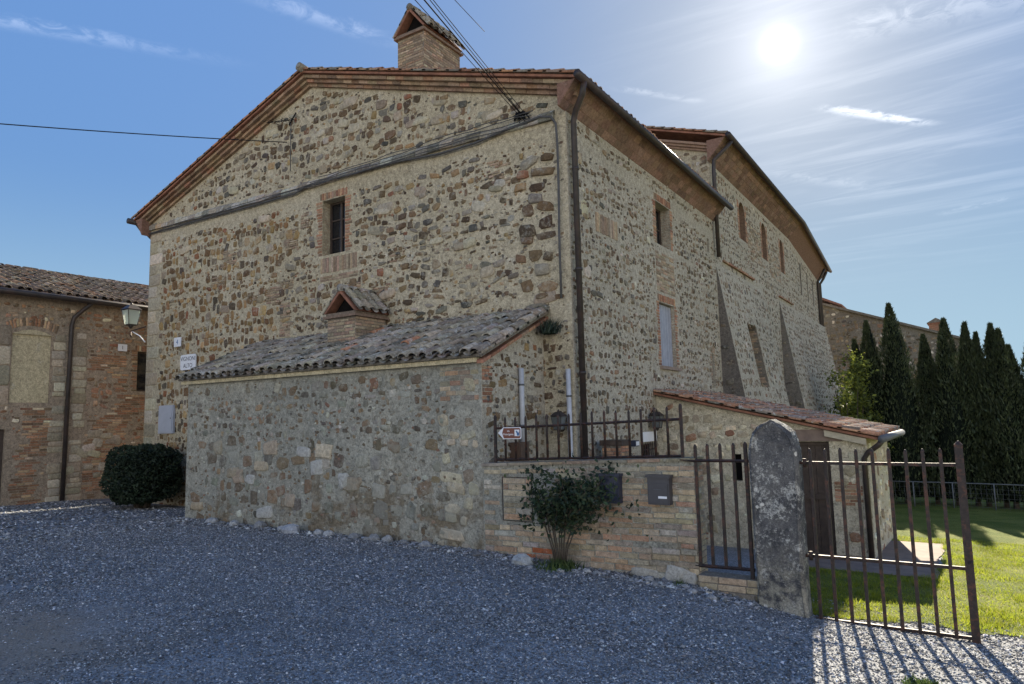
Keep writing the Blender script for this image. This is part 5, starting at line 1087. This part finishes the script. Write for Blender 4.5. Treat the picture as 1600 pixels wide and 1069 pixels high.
cyp = [(-2.98, 32.2, 5.35, .62, 'second cypress from the left, slim, right of the yellow-green shrub'), (-2.1, 32, 5.95, .8, 'tallest cypress of the row, with a feathery tip'), (-1.06, 32.3, 4.6, .55, 'low slim cypress between the tallest one and the one below the far chimney'),
       (-.38, 32, 5.15, .68, 'cypress standing just right of and below the far brick chimney'), (.26, 32.2, 4.95, .5, 'cypress with a thin bent tip, right of the far chimney'), (.6, 32.1, 4.5, .45, 'slim low-topped cypress in a close pair right of the far chimney'),
       (1.14, 32, 4.8, .62, 'broad ragged-topped cypress near the right edge of the picture'), (1.42, 31.7, 4.55, .55, 'cypress leaning against the broad ragged one near the right edge'), (1.75, 32.2, 3.95, .6, 'rightmost low cypress at the picture edge'), (-3.5, 32.3, 4.6, .5, 'leftmost cypress, its tip just above the yellow-green shrub'), (2.5, 32, 4.7, .7, 'cypress cut off by the right edge of the picture')]
for i, (x, y, tp_, rd, lb) in enumerate(cyp): cypress(x, y, tp_, rd, 11 + i * 7, lb)
rng = np.random.default_rng(404); sx, sy = -3.75, 30.9; zb = float(gz(sx, sy))
shb = thing('leafy_shrub', (sx, sy, zb), 'broad-leaved shrub with yellow-green leaves at its top, left of the cypress row', 'shrub')
mb = MB()
for i in range(7): a = i * .9; mb.tube([V(sx, sy, zb - .1), V(sx + .2 * math.cos(a), sy + .2 * math.sin(a), zb + 2), V(sx + .55 * math.cos(a), sy + .5 * math.sin(a), zb + 4.5)], [.06, .04, .01], 'bark')
mb.build('stem', shb)
cl_ = np.array([sx, sy, zb + 3.2]) + rng.normal(size=(60, 3)) * np.array([.42, .4, 1.25]); cl_[:, 2] = np.clip(cl_[:, 2], zb + .6, zb + 6.1)
cen = cl_[rng.integers(0, 60, 6500)] + rng.normal(size=(6500, 3)) * .2
col = np.array([(.17, .19, .03), (.11, .135, .028), (.08, .105, .026)])[rng.integers(0, 3, 6500)] * rng.uniform(.7, 1.3, (6500, 1))
vs, fs = leaves(cen, .075, rng); mesh_np('foliage', vs, fs, np.repeat(col, 4, 0), 'leaf', shb)
# wire fence in front of the cypresses
fn = thing('wire_fence', (.2, 30.2, float(gz(.2, 30.2))), 'thin grey wire mesh fence in front of the cypresses', 'fence')
for x in np.arange(-3.0, 4.0, 1.25):
    q = MB(); zb = float(gz(x, 30.2)); q.tube([V(x, 30.2, zb - .1), V(x, 30.2, zb + .93)], .022, 'fence_grey', n=6); q.build('post', fn)
q = MB(); q.tube([V(x, 30.2, float(gz(x, 30.2)) + .92) for x in np.arange(-3.0, 4.0, 1.25)], .02, 'fence_grey', n=6); q.build('rail', fn)
q = MB(); xs = np.arange(-3.0, 3.3, .16)
for x in xs: zb = float(gz(x, 30.2)); q.tube([V(x, 30.22, zb), V(x, 30.22, zb + .9)], .004, 'fence_grey', n=3)
for h in np.arange(.1, .9, .16): q.tube([V(-3.0, 30.22, float(gz(-3, 30.2)) + h), V(3.2, 30.22, float(gz(3.2, 30.2)) + h)], .004, 'fence_grey', n=3)
q.build('mesh', fn)
# loose stones
rng = np.random.default_rng(505)
def rock(x, y, r, label, col, group=None):
    mb = MB(); n1, n2 = 9, 6; vs = []; sc = np.array([1, rng.uniform(.6, .85), rng.uniform(.45, .7)]) * r; a0 = rng.uniform(0, 6)
    for i in range(n2):
        p = math.pi * (i + .5) / n2
        for j in range(n1): t = a0 + 2 * math.pi * j / n1; k_ = rng.uniform(.82, 1.1); vs.append((x + sc[0] * k_ * math.sin(p) * math.cos(t), y + sc[1] * k_ * math.sin(p) * math.sin(t), float(gz(x, y)) + sc[2] * .35 + sc[2] * k_ * math.cos(p)))
    fs = [(i * n1 + j, (i + 1) * n1 + j, (i + 1) * n1 + (j + 1) % n1, i * n1 + (j + 1) % n1) for i in range(n2 - 1) for j in range(n1)] + [tuple(range(n1)), tuple(range(n2 * n1 - 1, (n2 - 1) * n1 - 1, -1))]
    mb.add(vs, fs, 'stone', col); tag(mb.build('loose_stone'), label, 'stone', group)
rock(-5.42, 8.5, .17, 'largest pale loose stone in the gravel, left of the rose bush', (.36, .37, .37))
rock(-10.55, 8.62, .24, 'long flat pale loose stone at the foot of the lean-to wall', (.33, .34, .36))
for x in (-13.3, -12.7, -12.1, -11.6, -11.1, -10.0, -9.6, -9.2, -8.8, -8.3, -7.8, -7.3, -12.4, -9.8, -8.6):
    rock(x + rng.uniform(-.15, .15), 8.9 - rng.uniform(.08, .26), rng.uniform(.06, .16), 'grey loose stone lying along the foot of the lean-to wall', (.3 + rng.uniform(-.1, .1),) * 3, 'loose stones along the lean-to wall')
for x, y in ((-5.2, 8.35), (-5.05, 8.45), (-4.6, 8.55), (-4.45, 8.6), (-4.3, 8.62), (-4.75, 8.4), (-3.95, 8.66), (-3.6, 8.7), (-3.1, 8.65), (-2.95, 8.5), (-2.7, 8.45)):
    rock(x, y, rng.uniform(.04, .085), 'small pale loose stone lying in front of the low brick wall', (.33 + rng.uniform(-.08, .06),) * 3, 'loose stones along the low wall')

# ------------------------------------------------------------------ gravel stones and grass (uncountable)
rng = np.random.default_rng(606)
def pebbles(n, xr, yr, size, power):
    # denser towards the road in front of the camera
    x = rng.uniform(*xr, n); y = rng.uniform(*yr, n) if power == 1 else yr[0] + (yr[1] - yr[0]) * rng.random(n) ** power; return x, y, size * rng.lognormal(0, .32, n)
sets = [pebbles(40000, (-16, -8.8), (2.0, 5.6), .011, 1), pebbles(125000, (-9, 1.2), (2.2, 6.2), .0075, 1), pebbles(95000, (-15, 1.5), (5.5, 8.95), .0105, 1), pebbles(14000, (-22, -13), (2, 10.5), .022, 1), pebbles(7000, (-2.2, 3), (8.9, 10.4), .014, 1), pebbles(9000, (-14.4, -2.2), (8.5, 8.93), .022, 1)]
px_, py_, ps = (np.concatenate(q) for q in zip(*sets))
bare = np.hypot((px_ + 7.3) / 2.2, (py_ - 2.7) / 1.15) + .35 * np.sin(px_ * 3.1 + py_ * 2.3) + .2 * np.sin(px_ * 7. - py_ * 5.)
kp = rng.random(len(px_)) < np.clip(bare - .25, .12, 1); px_, py_, ps = px_[kp], py_[kp], ps[kp]; n = len(px_)
O6 = np.array([(1, 0, 0), (-1, 0, 0), (0, 1, 0), (0, -1, 0), (0, 0, 1), (0, 0, -1)], float)
F8 = np.array([(0, 2, 4), (2, 1, 4), (1, 3, 4), (3, 0, 4), (2, 0, 5), (1, 2, 5), (3, 1, 5), (0, 3, 5)])
th = rng.uniform(0, 6.28, n); cs_, sn = np.cos(th), np.sin(th)
loc = O6[None] * (ps[:, None, None] * np.stack([rng.uniform(.8, 1.4, n), rng.uniform(.6, 1., n), rng.uniform(.3, .55, n)], 1)[:, None, :]) + rng.normal(size=(n, 6, 3)) * (ps * .18)[:, None, None]
tz = rng.normal(size=n) * .22; loc[:, :, 2] += loc[:, :, 0] * tz[:, None]
xx = loc[:, :, 0] * cs_[:, None] - loc[:, :, 1] * sn[:, None]; yy = loc[:, :, 0] * sn[:, None] + loc[:, :, 1] * cs_[:, None]
vs = np.stack([xx + px_[:, None], yy + py_[:, None], loc[:, :, 2] + (gz(px_, py_) + ps * .3)[:, None]], -1).reshape(-1, 3)
fs = (F8[None] + (np.arange(n) * 6)[:, None, None]).reshape(-1, 3)
g_ = rng.choice([.095, .16, .25, .38, .6], n, p=[.2, .3, .27, .17, .06]); pc = np.stack([g_ * rng.uniform(.95, 1.06, n), g_, g_ * rng.uniform(.94, 1.07, n)], 1)
o = mesh_np('gravel_stones', vs, fs, np.repeat(pc, 6, 0), 'pebble'); tag(o, 'loose grey gravel chippings covering the yard', 'gravel', kind='stuff')
# grass
rng = np.random.default_rng(707)
gx, gy = [], []
while sum(map(len, gx)) < 70000:
    x = rng.uniform(-2.8, 4.5, 20000); y = 9.1 + 10 * rng.random(20000) ** 1.25
    keep = np.array([is_lawn(a, b) for a, b in zip(x, y)]); dens = .62 + .38 * np.sin(x * 2.1 + y * 1.3) * np.sin(x * .9 - y * 2.3); keep &= rng.random(20000) < dens
    gx.append(x[keep]); gy.append(y[keep])
x, y = np.concatenate(gx), np.concatenate(gy); n = len(x); z = gz(x, y)
ln_ = rng.normal(size=(n, 2)) * .55; hh = (.022 + .028 * rng.random(n)) * (1 + 1.1 * np.clip(np.sin(x * 5.1 + 1.7 * np.sin(y * 3.)) * np.sin(y * 4.3 + x), 0, 1)); dx, dy = ln_[:, 0] * hh, ln_[:, 1] * hh; a = rng.uniform(0, 6.28, n); wd = rng.uniform(.004, .009, n)
vs = np.stack([np.stack([x - np.cos(a) * wd, y - np.sin(a) * wd, z], 1), np.stack([x + np.cos(a) * wd, y + np.sin(a) * wd, z], 1), np.stack([x + dx, y + dy, z + hh], 1)], 1).reshape(-1, 3)
cols = np.array([(.16, .19, .015), (.20, .225, .02), (.12, .155, .015), (.23, .22, .06)])[rng.choice(4, n, p=[.35, .35, .18, .12])]
o = mesh_np('grass', vs, np.arange(n * 3).reshape(-1, 3), np.repeat(cols, 3, 0), 'grass_blade'); tag(o, 'short sunlit grass of the lawn behind the gate', 'grass', kind='stuff')
